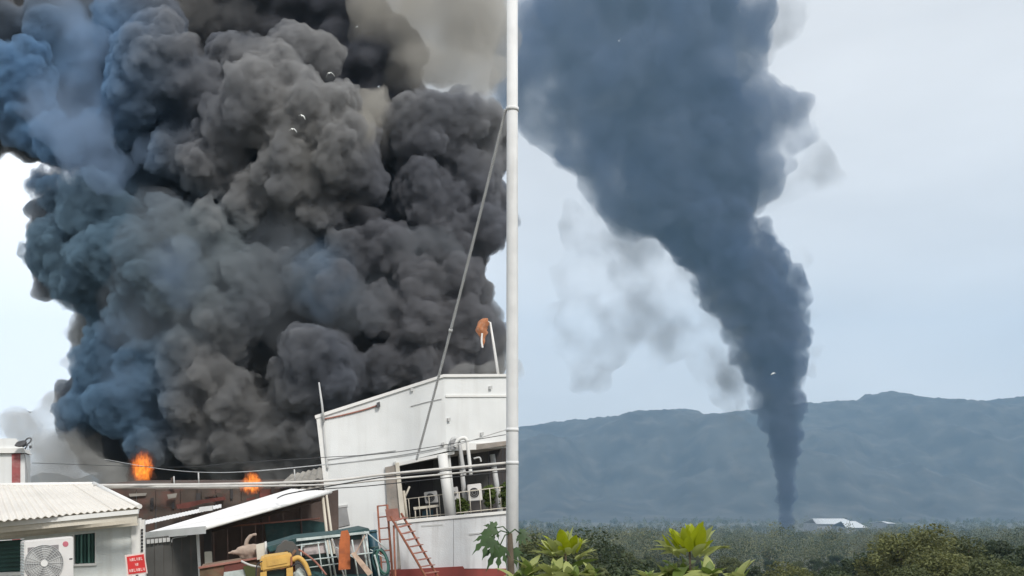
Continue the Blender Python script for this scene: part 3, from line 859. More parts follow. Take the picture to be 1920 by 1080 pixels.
# stranded guy wire
g0, g1 = onpole(205), U(781, 862, 29.2)
L = (g1 - g0).length; n = 260
gp = sag(g0, g1, .12, n)
ax = (g1 - g0).normalized(); e1 = ax.orthogonal().normalized(); e2 = ax.cross(e1)
strands = []
for s in range(3):
    pts = [p + (e1 * math.cos(2 * math.pi * (i / 5.2 + s / 3)) + e2 * math.sin(2 * math.pi * (i / 5.2 + s / 3))) * .019 for i, p in enumerate(gp)]
    strands.append(tube_geo(pts, .019, 5))
gw = multi('guy_wire', strands, M['lgrey'], None, True)
tag(gw, 'thick twisted steel guy wire slanting down to the white building', 'wire')
tube('guy_clamp', [gp[150], gp[152]], .05, M['lgrey'], gw, 8)
pcb = [(-1, 0)]
def cab_px(name, pts, r, m, label, first_on_pole=None):
    P = [U(*q) for q in pts]
    if first_on_pole is not None: P = [onpole(first_on_pole)] + P
    out = []
    for i in range(len(P) - 1):
        p0, p1_, p2_, p3 = P[max(i - 1, 0)], P[i], P[i + 1], P[min(i + 2, len(P) - 1)]
        for k in range(8):
            t = k / 8
            out.append(.5 * ((2 * p1_) + (p2_ - p0) * t + (2 * p0 - 5 * p1_ + 4 * p2_ - p3) * t * t + (3 * p1_ - p0 - 3 * p2_ + p3) * t ** 3))
    out.append(P[-1])
    return cable(name, out, r, m, label)
cab_px('power_cable', [(735, 888, 24.6), (605, 902, 24.3), (400, 908, 24.0), (176, 910, 24.0)], .030, M['cablew'], 'upper thick pale cable running along the roofs to the house', 868)
cab_px('power_cable', [(735, 898, 24.4), (605, 909, 24.1), (400, 912, 23.8), (200, 913, 24.2)], .022, M['cablew'], 'lower thick pale cable hanging just below its twin', 879)
cab_px('service_wire', [(760, 890, 24.2), (690, 899, 24.1), (605, 914, 24.0), (540, 926, 24.2), (520, 934, 25.5)], .014, M['cable'], 'black service wire crossing the white wall to the shed roof', 872)
cab_px('service_wire', [(750, 905, 24.2), (680, 912, 24.1), (605, 917, 24.0), (560, 921, 24.4)], .011, M['cable'], 'short black wire below the pale cables on the white wall', 884)
cab_px('telephone_wire', [(790, 850, 25), (600, 872, 26), (420, 886, 30), (300, 879, 36), (196, 861, 44)], .012, M['lgrey'], 'thin pale telephone wire strung before the flames', 806)
cab_px('telephone_wire', [(740, 848, 25), (600, 858, 26), (440, 868, 30), (330, 876, 34), (60, 868, 33)], .008, M['cable'], 'thinnest black wire drooping across the foot of the smoke', 815)

# ------------------------------------------------------------------ truck, loader and clutter before the shed
pt = Plane(610, 1040, 15.6, 13.4)
trk = empty('truck', (pt.at(610, 1080).x, pt.at(610, 1080).y + .8, 0))
tag(trk, 'old teal truck with white window posts parked before the shed', 'truck')
slab('roof', [(500, 1026), (560, 1008), (640, 1000), (692, 990), (694, 1000), (640, 1009), (566, 1019), (506, 1036)], pt, 1.6, M['teal'], trk, .03, .01)
slab('roof_rail', [(556, 1010), (692, 996), (692, 1000), (556, 1015)], pt, .05, M['tealw'], trk, .08)
slab('windscreen', [(568, 1024), (610, 1016), (612, 1036), (572, 1041)], pt, .02, M['pinkish'], trk, -.03)
slab('windscreen_frame', [(556, 1011), (562, 1011), (572, 1024), (566, 1026)], pt, .05, M['tealw'], trk, .02)
slab('windscreen_frame', [(562, 1020), (608, 1013), (609, 1017), (563, 1024)], pt, .05, M['tealw'], trk, .02)
slab('door_glass', [(571, 1042), (614, 1037), (620, 1082), (577, 1084)], pt, .02, M['glass'], trk, -.04)
for (a, b, c, d_) in ((609, 1008, 622, 1085), (616, 1006, 630, 1085), (650, 1003, 658, 1040), (679, 997, 691, 1085), (684, 996, 698, 1085)):
    tube('window_post', [pt.at(a, b, .02), pt.at(c, d_, .02)], .016, M['tealw'], trk, 6)
slab('rear_window', [(625, 1012), (682, 1002), (690, 1036), (630, 1042)], pt, .02, M['pinkish'], trk, -.1)
slab('upper_panel', [(656, 1003), (678, 1000), (679, 1011), (657, 1013)], pt, .03, M['teal'], trk, -.02)
slab('body', [(500, 1085), (700, 1080), (706, 1180), (500, 1185)], pt, 1.6, M['teal'], trk, 0, .03)
slab('bonnet', [(572, 1076), (586, 1072), (604, 1075), (620, 1084), (574, 1090)], pt, .9, M['teal'], trk, .2, .03)
slab('interior', [(566, 1042), (692, 1035), (698, 1090), (570, 1092)], pt, .05, M['dark'], trk, -.5)
whl = Plane(610, 1040, 15.4, 13.4)
for x0 in (540, 670):
    c = whl.at(x0, 1290); c = Vector((c.x, c.y, .38))
    w_ = empty('wheel', c); w_.parent = trk; w_.matrix_parent_inverse = trk.matrix_basis.inverted()
    vs, fs = ring(c, whl, .28, .11, 10, 24)
    me = mesh_from(vs, fs, 'tyre'); link('tyre', me, M['cable'], w_)
    disc('rim', c + whl.n * .05, whl, .2, .1, M['lgrey'], w_, 20)
# arched dark mudguard behind the loader
arch = []
gd = empty('mudguard', pt.at(545, 1080)); tag(gd, 'dark arched mudguard between the yellow cab and the teal truck', 'mudguard')
outer = [(514, 1075), (513, 1045), (520, 1025), (534, 1014), (550, 1016), (560, 1028), (566, 1046), (568, 1075)]
inner = [(554, 1075), (553, 1050), (546, 1036), (536, 1032), (528, 1038), (525, 1050), (526, 1075)]
slab('arch', outer + inner, pt, .5, M['charcoal'], gd, .2)
slab('inner_lining', [(526, 1078), (525, 1050), (536, 1032), (553, 1050), (554, 1078)], pt, .3, M['rust'], gd, 0)
slab('strut', [(530, 1060), (552, 1030), (556, 1033), (534, 1066)], pt, .1, M['tarpb'], gd, .25)

pob = Plane(650, 1030, 15.1, 13.4)
ob = slab('board', [(640, 996), (652, 994), (656, 1004), (657, 1067), (635, 1069), (636, 1020)], pob, .05, M['orange'], None)
tag(ob, 'upright orange board leaning on the teal truck', 'board')
plk = slab('plank', [(658, 1038), (666, 1035), (699, 1074), (690, 1080)], pob, .03, M['plank'], None, .15)
tag(plk, 'pale timber plank sloping beside the orange board', 'plank')
#lg = tube('log', curve_px(pob, [(618, 1077), (640, 1075), (665, 1073), (684, 1074)], .3), .05, M['tarp'], None, 8)
#tag(lg, 'brown log lying below the orange board', 'log')

pd = Plane(710, 1010, 16.4, 13.4)
dr = empty('drum', pd.at(702, 1028)); tag(dr, 'dark blue upright drum at the right end of the truck', 'drum')
d0, d1 = pd.at(697, 994), pd.at(706, 1080)
tube('barrel', [d0, d1], .075, M['blue'], dr, 16)
for t in (.02, .35, .68):
    c = d0.lerp(d1, t); tube('hoop', [c, c + (d1 - d0).normalized() * .025], .082, M['teal'], dr, 16)
ph_ = Plane(714, 1050, 15.2, 13.4)
hs = empty('hose_coil', ph_.at(716, 1078)); tag(hs, 'coiled dark green hose hanging below the rusty ladder', 'hose')
for k, (rx, ry, dx, dy) in enumerate(((13, 27, 0, 0), (11, 24, 1, 2), (14, 25, -1, 3), (9, 22, 2, 0))):
    pts = [ph_.at(715 + dx + rx * math.cos(a) + ry * .25 * math.sin(a), 1053 + dy + ry * math.sin(a), .03 * k) for a in [2 * math.pi * i / 28 for i in range(28)]]
    tube('hose_loop', pts, .015, M['hose'] if k % 2 else M['teal'], hs, 6, True)
tube('hose_end', curve_px(ph_, [(702, 1040), (708, 1062), (712, 1085)], .1), .014, M['tealw'], hs, 6)
tube('hook', [ph_.at(712, 1022, -.02), ph_.at(712, 1030, .06)], .012, M['grey'], hs, 6)

# yellow loader cab
py_ = Plane(520, 1060, 14.4, 13.4)
ld = empty('loader', (py_.at(520, 1080).x, py_.at(520, 1080).y + .5, 0)); tag(ld, 'faded yellow loader cab in front of the dark mudguard', 'loader')
slab('cab_roof', [(487, 1051), (494, 1045), (545, 1038), (549, 1042), (548, 1062), (490, 1072)], py_, .7, M['yellow'], ld, 0, .02)
slab('sunken_panel', [(500, 1050), (540, 1044), (539, 1056), (501, 1063)], py_, .02, M['yellow'], ld, .012, .004)
slab('cab_side', [(488, 1074), (500, 1071), (502, 1180), (490, 1182)], py_, .06, M['yellow'], ld)
slab('cab_side', [(537, 1066), (549, 1063), (552, 1178), (540, 1180)], py_, .06, M['yellow'], ld)
slab('cab_window', [(500, 1072), (537, 1066), (539, 1130), (502, 1134)], py_, .03, M['glass'], ld, -.1)
slab('grab_rail', [(545, 1044), (548, 1043), (548, 1060), (545, 1061)], py_, .05, M['rust'], ld, .03)
slab('body', [(470, 1185), (570, 1175), (572, 1290), (470, 1300)], py_, 1.5, M['yellow'], ld, .1, .03)
for x0 in (485, 555):
    c = py_.at(x0, 1330, .25); c = Vector((c.x, c.y, .4))
    w_ = empty('wheel', c); w_.parent = ld; w_.matrix_parent_inverse = ld.matrix_basis.inverted()
    vs, fs = ring(c, py_, .28, .12, 10, 24)
    link('tyre', mesh_from(vs, fs, 'tyre'), M['cable'], w_)
    disc('rim', c + py_.n * .05, py_, .2, .1, M['yellow'], w_, 20)

# low cart with a tarpaulin bundle
pt2 = Plane(440, 1060, 15.8, 13.4)
ct = empty('cart', (pt2.at(430, 1085).x, pt2.at(430, 1085).y, 0)); tag(ct, 'low cart with red edged tarpaulin sides left of the yellow cab', 'cart')
slab('side_panel', [(374, 1066), (420, 1058), (422, 1180), (376, 1182)], pt2, .05, M['tarpb'], ct)
slab('side_panel', [(420.5, 1058), (462, 1051), (464, 1178), (422.5, 1180)], pt2, .05, M['burntr'], ct, .015)
slab('side_panel', [(462.5, 1051), (490, 1047), (492, 1176), (464.5, 1178)], pt2, .05, M['tarpb'], ct, -.01)
slab('rim', [(372, 1063), (490, 1044), (490, 1047), (372, 1067)], pt2, .1, M['rustp'], ct, .04)
slab('pale_sheet', [(420, 1073), (470, 1066), (476, 1085), (418, 1088)], pt2, .03, M['tealw'], ct, .05)
slab('green_sheet', [(456, 1062), (478, 1058), (480, 1080), (462, 1084)], pt2, .03, M['leaf1'], ct, .09)
slab('bed', [(374, 1066), (490, 1047), (490, 1052), (374, 1072)], pt2, 1.2, M['tarpb'], ct, -.06)
for x0 in (400, 470):
    c = pt2.at(x0, 1290); c = Vector((c.x, c.y, .33))
    w_ = empty('wheel', c); w_.parent = ct; w_.matrix_parent_inverse = ct.matrix_basis.inverted()
    vs, fs = ring(c, pt2, .25, .08, 8, 24); link('tyre', mesh_from(vs, fs, 'tyre'), M['cable'], w_)
    disc('rim', c + pt2.n * .03, pt2, .18, .06, M['grey'], w_, 20)
pbn = Plane(460, 1030, 16.0, 13.4)
bn = empty('tarpaulin_bundle', pbn.at(460, 1050)); tag(bn, 'lumpy beige tarpaulin bundle with a curled end on the cart', 'bundle')
def P5(x, y, r, off=0):
    p = pbn.at(x, y, off); return (p.x, p.y, p.z, r * 16 / FPX)
me = spheres_mesh('bundle', [P5(430, 1037, 4), P5(437, 1036, 5), P5(446, 1035, 7), P5(455, 1032, 11), P5(464, 1033, 13), P5(474, 1032, 13), P5(483, 1031, 12), P5(490, 1032, 9), P5(456, 1042, 7), P5(468, 1044, 9), P5(482, 1042, 9), P5(462, 1026, 6), P5(476, 1024, 6)], .022, .02, .09)
link('bundle', me, M['tarp'], bn)
tube('curled_end', curve_px(pbn, [(461, 1024), (463, 1014), (468, 1007), (474, 1003), (481, 1002)]), [.03] * 8 + [.028] * 8 + [.02] * 8 + [.014], M['tarp'], bn, 8)
pnl = slab('panel', [(480, 1021), (498, 1017), (500, 1046), (482, 1050)], pbn, .04, M['cream'], None, .22)
tag(pnl, 'small cream panel standing against the tarpaulin bundle', 'panel')
slab('panel_edge', [(496, 1016), (500, 1015), (502, 1047), (498, 1048)], pbn, .05, M['trim'], pnl, .24)

# loose scrap between the vehicles
for k, (pts, r_, mm, off, lab) in enumerate((([(622, 1010), (634, 1044), (646, 1084)], .012, 'lgrey', .3, 'thin grey pipe leaning behind the orange board'),
        ([(560, 1030), (590, 1052), (612, 1078)], .014, 'rustp', .35, 'rusty pipe lying across the truck door'),
        ([(662, 1046), (676, 1020), (684, 1004)], .010, 'plank', .3, 'thin stick leaning on the right window posts'),
        ([(452, 1052), (470, 1060), (492, 1064)], .016, 'lgrey', .5, 'short grey pipe on the cart edge beside the yellow cab'))):
    o = tube('pipe', curve_px(pt, pts, off), r_, M[mm], None, 7); tag(o, lab, 'pipe', 'scrap between the vehicles')
for (p0, p1_, r_) in (((566, 1020), (560, 1086), .012), ((640, 1008), (649, 1086), .013), ((562, 1052), (702, 1036), .011), ((566, 1066), (640, 1056), .009), ((596, 1016), (606, 1086), .010), ((660, 1012), (672, 1086), .012), ((630, 1026), (690, 1062), .009), ((548, 1024), (600, 1018), .011), ((690, 1000), (726, 1030), .010), ((694, 1030), (730, 1052), .009)):
    tube('frame_bar', [pt.at(*p0, .12), pt.at(*p1_, .12)], r_, M['tealw'], trk, 6)
tube('boom', curve_px(py_, [(548, 1050), (560, 1046), (572, 1058), (580, 1080)], -.1), .035, M['yellow'], ld, 8)
tube('hydraulic_line', curve_px(py_, [(546, 1062), (562, 1056), (574, 1074), (578, 1086)], 0), .010, M['cable'], ld, 6)
tube('hydraulic_line', curve_px(py_, [(492, 1052), (482, 1060), (480, 1080)], .05), .009, M['cable'], ld, 6)
psk = Plane(640, 1075, 14.8, 13.4)
def P6(x, y, r):
    p = psk.at(x, y); return (p.x, p.y, p.z, r * 14.8 / FPX)
me = spheres_mesh('sack', [P6(562, 1074, 9), P6(570, 1078, 9), P6(556, 1080, 9), P6(566, 1086, 11), P6(552, 1088, 9)], .018, .03, .08)
sk_ = link('sack', me, M['tealw']); tag(sk_, 'crumpled pale sack right of the yellow cab', 'sack')

# ------------------------------------------------------------------ flames
def flame_mat(c, rad, tall):
    """burning gas: glow broken into licking tongues, with a little soot"""
    m = bpy.data.materials.new('flame')
    m.use_nodes = True
    n, l = m.node_tree.nodes, m.node_tree.links
    n.clear()
    o = n.new('ShaderNodeOutputMaterial'); v = n.new('ShaderNodeVolumePrincipled')
    tc = n.new('ShaderNodeTexCoord'); mp = n.new('ShaderNodeMapping'); mp.inputs['Scale'].default_value = (6.5, 6.5, 2.4)
    t = n.new('ShaderNodeTexNoise'); t.inputs['Scale'].default_value = 1.0; t.inputs['Detail'].default_value = 5; t.inputs['Distortion'].default_value = 1.8
    r = n.new('ShaderNodeValToRGB')
    el = r.color_ramp.elements
    el[0].position = .40; el[0].color = (.9, .09, .008, 1)
    el[1].position = .66; el[1].color = (1.0, .42, .05, 1)
    a = el.new(.52); a.color = (1.0, .17, .014, 1)
    mr = n.new('ShaderNodeMapRange'); mr.interpolation_type = 'SMOOTHSTEP'
    for k, x in (('From Min', .42), ('From Max', .62), ('To Min', .0), ('To Max', 3.2)): mr.inputs[k].default_value = x
    l.new(tc.outputs['Object'], mp.inputs['Vector']); l.new(mp.outputs[0], t.inputs['Vector'])
    mp2 = n.new('ShaderNodeMapping'); mp2.vector_type = 'POINT'
    mp2.inputs['Location'].default_value = (-c[0], -c[1], -c[2] / tall); mp2.inputs['Scale'].default_value = (1, 1, 1 / tall)
    ln = n.new('ShaderNodeVectorMath'); ln.operation = 'LENGTH'
    fo = n.new('ShaderNodeMapRange'); fo.interpolation_type = 'SMOOTHSTEP'
    for k, x in (('From Min', rad), ('From Max', rad * .3), ('To Min', -.34), ('To Max', .05)): fo.inputs[k].default_value = x
    ad = n.new('ShaderNodeMath'); ad.operation = 'ADD'
    l.new(tc.outputs['Object'], mp2.inputs['Vector']); l.new(mp2.outputs[0], ln.inputs[0]); l.new(ln.outputs['Value'], fo.inputs['Value'])
    l.new(t.outputs['Fac'], ad.inputs[0]); l.new(fo.outputs[0], ad.inputs[1])
    l.new(ad.outputs[0], r.inputs['Fac']); l.new(ad.outputs[0], mr.inputs['Value'])
    l.new(r.outputs[0], v.inputs['Emission Color']); l.new(mr.outputs[0], v.inputs['Emission Strength'])
    v.inputs['Density'].default_value = 1.0; v.inputs['Color'].default_value = (.12, .08, .06, 1)
    l.new(v.outputs[0], o.inputs['Volume'])
    m.cycles.volume_step_rate = .25
    return m
def flame(pts, d, label, seed, c, rad, tall):
    r_ = random.Random(seed)
    balls = []
    for (x, y, r) in pts:
        p = U(x, y, d); balls.append((p.x, p.y, p.z, r * 1.35 * d / FPX))
        for k in range(5):
            q = U(x + r_.uniform(-.8, .8) * r, y - r_.uniform(.2, 1.2) * r, d - r_.uniform(0, .3)); balls.append((q.x, q.y, q.z, r * r_.uniform(.2, .45) * d / FPX))
    me = spheres_mesh('flame', balls, .06, .3, .5)
    o = link('flame', me, flame_mat(U(c[0], c[1], d - .1), rad * d / FPX, tall)); tag(o, label, 'flame', 'flames of the fire'); return o
flame([(262, 900, 16), (258, 888, 15), (268, 886, 17), (264, 874, 17), (274, 874, 15), (270, 862, 15), (262, 862, 12), (280, 862, 10), (254, 903, 12), (266, 852, 9), (276, 852, 7)], 56, 'tall orange flame rising behind the cables near the house', 3, (267, 878), 34, 1.5)
flame([(460, 910, 14), (474, 914, 15), (464, 898, 14), (478, 902, 12), (488, 917, 11), (462, 887, 10), (502, 920, 9), (448, 916, 8), (472, 888, 7), (515, 922, 6)], 40.5, 'low wide orange flame behind the white shed roof', 5, (472, 906), 38, .9)
#flame([(182, 868, 6), (192, 878, 7), (204, 884, 7), (214, 896, 5)], 60, 'small dim flame veiled by grey smoke beside the hut', 8, (198, 880), 22, .9)

# ------------------------------------------------------------------ trees
def leaf_cloud(rng, blobs, n, size):
    """n leaf-sized folded cards spread through the crown's blobs"""
    vs, fs = [], []
    tot = sum(b[3] ** 2 for b in blobs)
    for (bx, by, bz, br) in blobs:
        for _ in range(int(n * br ** 2 / tot)):
            d = Vector((rng.gauss(0, 1), rng.gauss(0, 1), rng.gauss(0, 1))).normalized() * br * (rng.random() ** .35)
            c = Vector((bx, by, bz)) + Vector((d.x, d.y, d.z * .8))
            a = Vector((rng.gauss(0, 1), rng.gauss(0, 1), rng.gauss(0, .6))).normalized()
            b = a.cross(Vector((rng.gauss(0, 1), rng.gauss(0, 1), rng.gauss(0, 1)))).normalized()
            s = size * rng.uniform(.6, 1.4)
            up = a.cross(b) * s * .25
            o = len(vs)
            vs += [c - a * s, c + b * s * .5 + up, c + a * s, c - b * s * .5 + up]
            fs += [[o, o + 1, o + 2], [o, o + 2, o + 3]]
    return vs, fs

def tree_proto(seed, h, w, leaf_m, n=2600, size=.22, airy=0.0):
    r_ = random.Random(seed)
    trunk = [tube_geo([Vector((0, 0, -1.5)), Vector((r_.uniform(-.15, .15), 0, h * .25)), Vector((r_.uniform(-.4, .4), r_.uniform(-.3, .3), h * .55)), Vector((r_.uniform(-.5, .5), r_.uniform(-.4, .4), h * .85))], [h * .03, h * .024, h * .016, h * .006], 7)]
    blobs = []
    k = 19
    for i in range(k):
        a = 2 * math.pi * (i / k) * 4.3 + r_.uniform(-.4, .4)
        hh = h * (.42 + .53 * i / k)
        rad = w * (.62 - .45 * abs(i / k - .35)) * r_.uniform(.6, 1.1)
        tip = Vector((math.cos(a) * rad, math.sin(a) * rad, hh + h * .06))
        trunk.append(tube_geo([Vector((0, 0, hh * .62)), Vector((tip.x * .5, tip.y * .5, hh * .86)), tip], [h * .012, h * .008, h * .003], 5))
        blobs.append((tip.x, tip.y, tip.z, w * r_.uniform(.13, .30)))
        if r_.random() < .7: blobs.append((tip.x * 1.25 + r_.uniform(-.4, .4), tip.y * 1.25, tip.z + r_.uniform(-.5, .8), w * r_.uniform(.12, .2)))
    blobs.append((0, 0, h * .9, w * .3)); blobs.append((r_.uniform(-.3, .3), 0, h * 1.0, w * .16))
    vs, fs = [], []
    for v, f in trunk:
        o = len(vs); vs += v; fs += [[q + o for q in p] for p in f]
    tm = mesh_from(vs, fs, 'trunk'); tm.materials.append(M['bark'])
    v, f = leaf_cloud(r_, blobs, n, size)
    cm = bpy.data.meshes.new('crown'); cm.from_pydata([tuple(q) for q in v], [], f); cm.update(); cm.materials.append(leaf_m)
    return tm, cm
PROTO = [tree_proto(11, 11, 4.4, M['leaf1'], 9000, .13), tree_proto(12, 12, 4.0, M['leaf2'], 8000, .14), tree_proto(13, 10, 4.8, M['leaf3'], 9000, .12), tree_proto(14, 13, 4.2, M['leaf1'], 8000, .15), tree_proto(15, 9, 3.8, M['leaf2'], 8000, .12)]
def tree(px, top, d, kind, label, group=None, s=1.0):
    x = (px - 960) / FPX * d
    gz = ground_z(x, d)
    want = EYE + (HZ - top) / FPX * d - gz
    tm, cm = PROTO[kind]
    h0 = (11, 12, 10, 13, 9)[kind] * 1.12
    k = max(.35, min(1.7, want / h0))
    t = empty('tree', (x, d, gz))
    t.rotation_euler.z = (px * 7.3 + d) % 6.28
    t.scale = (k * s, k * s, k)
    tag(t, label, 'tree', group)
    for nm, me in (('trunk', tm), ('crown', cm)):
        o = bpy.data.objects.new(nm, me); COL.objects.link(o); o.parent = t
    return t
near_trees = [
 (1732, 972, 78, 2, 'tall olive tree forming the highest crown of the near right clump'), (1800, 985, 84, 0, 'broad olive tree just right of the highest crown'),
 (1676, 992, 88, 2, 'yellow green tree at the left side of the right clump'), (1862, 990, 96, 1, 'deep green tree between the clump and the picture edge'),
 (1922, 998, 80, 1, 'dark tree cut by the right picture edge'), (1770, 1015, 62, 2, 'low yellow green tree before the right clump'),
 (1840, 1022, 58, 0, 'low olive tree before the right clump near the edge'), (1648, 1022, 92, 4, 'dark low tree left of the right clump'),
 (1590, 1028, 98, 1, 'dark rounded tree below the far white roof'), (1690, 1040, 60, 0, 'olive tree at the bottom edge below the right clump'),
 (1490, 1046, 84, 2, 'pale rounded tree at the bottom edge below the smoke plume'), (1905, 1040, 50, 0, 'olive tree in the bottom right corner'),
 (1545, 1052, 70, 4, 'small dark tree between the pale rounded tree and the clump'), (1610, 1060, 56, 3, 'leafy treetop at the bottom edge under the far roof'),
 (1415, 1045, 110, 1, 'dark tree at the bottom right of the second lime shoot'), (1370, 1034, 150, 0, 'grey green tree just right of the second lime shoot'),
 (1135, 1004, 190, 1, 'dark tree with bare top between the two lime shoots'), (1180, 1020, 150, 3, 'brownish tree between the two lime shoots'),
 (1215, 1036, 120, 1, 'low dark tree directly left of the second lime shoot'), (1005, 1016, 160, 4, 'dark tree left of the first lime shoot')]
for (px, top, d, kind, lab) in near_trees: tree(px, top, d, kind, lab)
rt = random.Random(21)
for k in range(60):
    d = rt.uniform(150, 420); px = rt.uniform(975, 1960)
    x = (px - 960) / FPX * d
    top = HZ - (ground_z(x, d) + rt.uniform(8, 13) - EYE) * FPX / d
    tree(px, top, d, rt.randrange(5), 'hazy green tree in the middle distance of the valley woods', 'valley trees in the middle distance', rt.uniform(.9, 1.3))
NPR = np.random.default_rng(5)
def leaf_cloud_np(blobs, n, size):
    tot = sum(b[3] ** 2 for b in blobs)
    out = []
    for (bx, by, bz, br) in blobs:
        m_ = max(4, int(n * br ** 2 / tot))
        d = NPR.normal(size=(m_, 3)); d /= np.linalg.norm(d, axis=1)[:, None]; d *= (br * NPR.random(m_) ** .22)[:, None]; d[:, 2] *= .75
        c = d + (bx, by, bz)
        a = NPR.normal(size=(m_, 3)); a /= np.linalg.norm(a, axis=1)[:, None]
        b = np.cross(a, NPR.normal(size=(m_, 3))); b /= np.linalg.norm(b, axis=1)[:, None]
        s_ = (size * NPR.uniform(.6, 1.4, m_))[:, None]
        up = np.cross(a, b) * s_ * .25
        out.append(np.stack([c - a * s_, c + b * s_ * .55 + up, c + a * s_, c - b * s_ * .55 + up], 1).reshape(-1, 3))
    v = np.concatenate(out); k = np.arange(len(v) // 4)[:, None] * 4
    return v, np.concatenate([k + (0, 1, 2), k + (0, 2, 3)])
# the far woods, too far to count: one mass of leaf clumps of three tints
vs, fs, mi, nv = [], [], [], 0
for k in range(1700):
    t = rt.random()
    d = 400 + 2300 * t ** 1.25
    px = rt.uniform(900, 2050)
    x = (px - 960) / FPX * d
    gz = ground_z(x, d)
    grove = mnoise.noise(Vector((x / 90, d / 160, 0)))
    if grove < -.32 and rt.random() < .7: continue
    hh = rt.uniform(8, 17) * (1 + .6 * grove); ww = rt.uniform(4.5, 10.5) * (1 if d < 1300 else .75)
    if 1500 < px < 1660 and 1800 < d < 2150: continue
    if d < 1980 and 1490 < px < 1660 and d > 1300: hh *= .5
    v, f = leaf_cloud_np([(x, d, gz + hh * .7, ww), (x + rt.uniform(-4, 4), d + rt.uniform(-3, 3), gz + hh * .5, ww * .8), (x + rt.uniform(-2, 2), d, gz + hh * .95, ww * .55)], 420 if d < 900 else 150, .42 if d < 900 else .8)
    fs.append(f + nv); vs.append(v); nv += len(v)
    mi += [rt.choice((0, 0, 1, 2) if grove < .1 else (1, 2, 2, 0))] * len(f)
me = bpy.data.meshes.new('woods'); me.from_pydata(np.concatenate(vs).tolist(), [], np.concatenate(fs).tolist()); me.update()
for q in ('wood1', 'wood2', 'wood3'): me.materials.append(M[q])
me.polygons.foreach_set('material_index', mi)
wd = link('woods', me); tag(wd, 'distant hazy woods covering the valley floor', 'woods', kind='stuff')

# ------------------------------------------------------------------ the far white-roofed factory
def far_shed(px0, px1, pt, pb_, d, label):
    a, b = U(px0, pt, d), U(px1, pt, d)
    base = valley(d) - 2
    f = empty('factory', ((a.x + b.x) / 2, d, base)); tag(f, label, 'factory', 'white roofed factory halls in the valley')
    zt_, ze = a.z, U(px0, pb_, d).z
    dep = 45
    extrude_poly('wall', [Vector((a.x, d, base)), Vector((b.x, d, base)), Vector((b.x, d, ze - .3)), Vector((a.x, d, ze - .3))], (0, dep * 2, 0), M['farwall'], f)
    extrude_poly('roof', [Vector((a.x - 2, d - 3, ze)), Vector((b.x + 2, d - 3, ze)), Vector((b.x - 4, d + dep, zt_)), Vector((a.x + 4, d + dep, zt_))], (0, 0, -.8), M['shedroof'], f)
    extrude_poly('roof', [Vector((a.x + 4, d + dep, zt_)), Vector((b.x - 4, d + dep, zt_)), Vector((b.x + 2, d + 2 * dep + 3, ze)), Vector((a.x - 2, d + 2 * dep + 3, ze))], (0, 0, -.8), M['shedroof'], f)
far_shed(1532, 1602, 973, 982, 1900, 'long white factory roof right of the plume foot')
far_shed(1588, 1624, 978, 989, 1820, 'lower bright factory roof at the right end of the long one')
far_shed(1508, 1529, 1012, 1015, 1500, 'small pale roof among trees below the factory')
far_shed(1664, 1676, 978, 981, 1960, 'tiny pale roof far right of the factory')

# ------------------------------------------------------------------ lime shoots of the near shrubs
def leaf_mesh(name, L, w, m, fold=.25, curl=.25):
    n = 6
    vs, fs = [], []
    for i in range(n + 1):
        t = i / n
        ww = w * (math.sin(math.pi * min(1, t ** .8 * .97 + .03)) ** .75) * .5
        z = -curl * L * t * t
        vs += [(-ww, L * t, z + fold * ww), (0, L * t, z), (ww, L * t, z + fold * ww)]
    for i in range(n):
        a = i * 3
        fs += [[a, a + 1, a + 4, a + 3], [a + 1, a + 2, a + 5, a + 4]]
    me = bpy.data.meshes.new(name); me.from_pydata(vs, [], fs); me.update(); me.materials.append(m)
    for p in me.polygons: p.use_smooth = True
    return me
LM = {'core': [leaf_mesh('leaf_young', .080 + .012 * q, .044, M['shoot'], .35, -.2 + .2 * q) for q in range(3)], 'pale': [leaf_mesh('leaf_pale', .095 + .012 * q, .042, M['shootp'], .35, -.1 + .25 * q) for q in range(3)],
      'big': [leaf_mesh('leaf_mature', .11 + .015 * q, .064, M['shootd'], .25, .15 + .25 * q) for q in range(3)], 'bigp': [leaf_mesh('leaf_fresh', .10 + .012 * q, .060, M['shootp'] if q else M['shootd'], .25, .05 + .25 * q) for q in range(3)]}
RL = random.Random(77)
def put_leaf(kind, loc, az, el, s, parent, roll=0):
    o = bpy.data.objects.new('leaf', RL.choice(LM[kind])); COL.objects.link(o)
    q = Matrix.Rotation(az, 4, 'Z') @ Matrix.Rotation(el, 4, 'X') @ Matrix.Rotation(roll, 4, 'Y')
    o.parent = parent
    o.matrix_basis = Matrix.Translation(Vector(loc) - parent.location) @ q @ Matrix.Diagonal((s, s, s, 1))
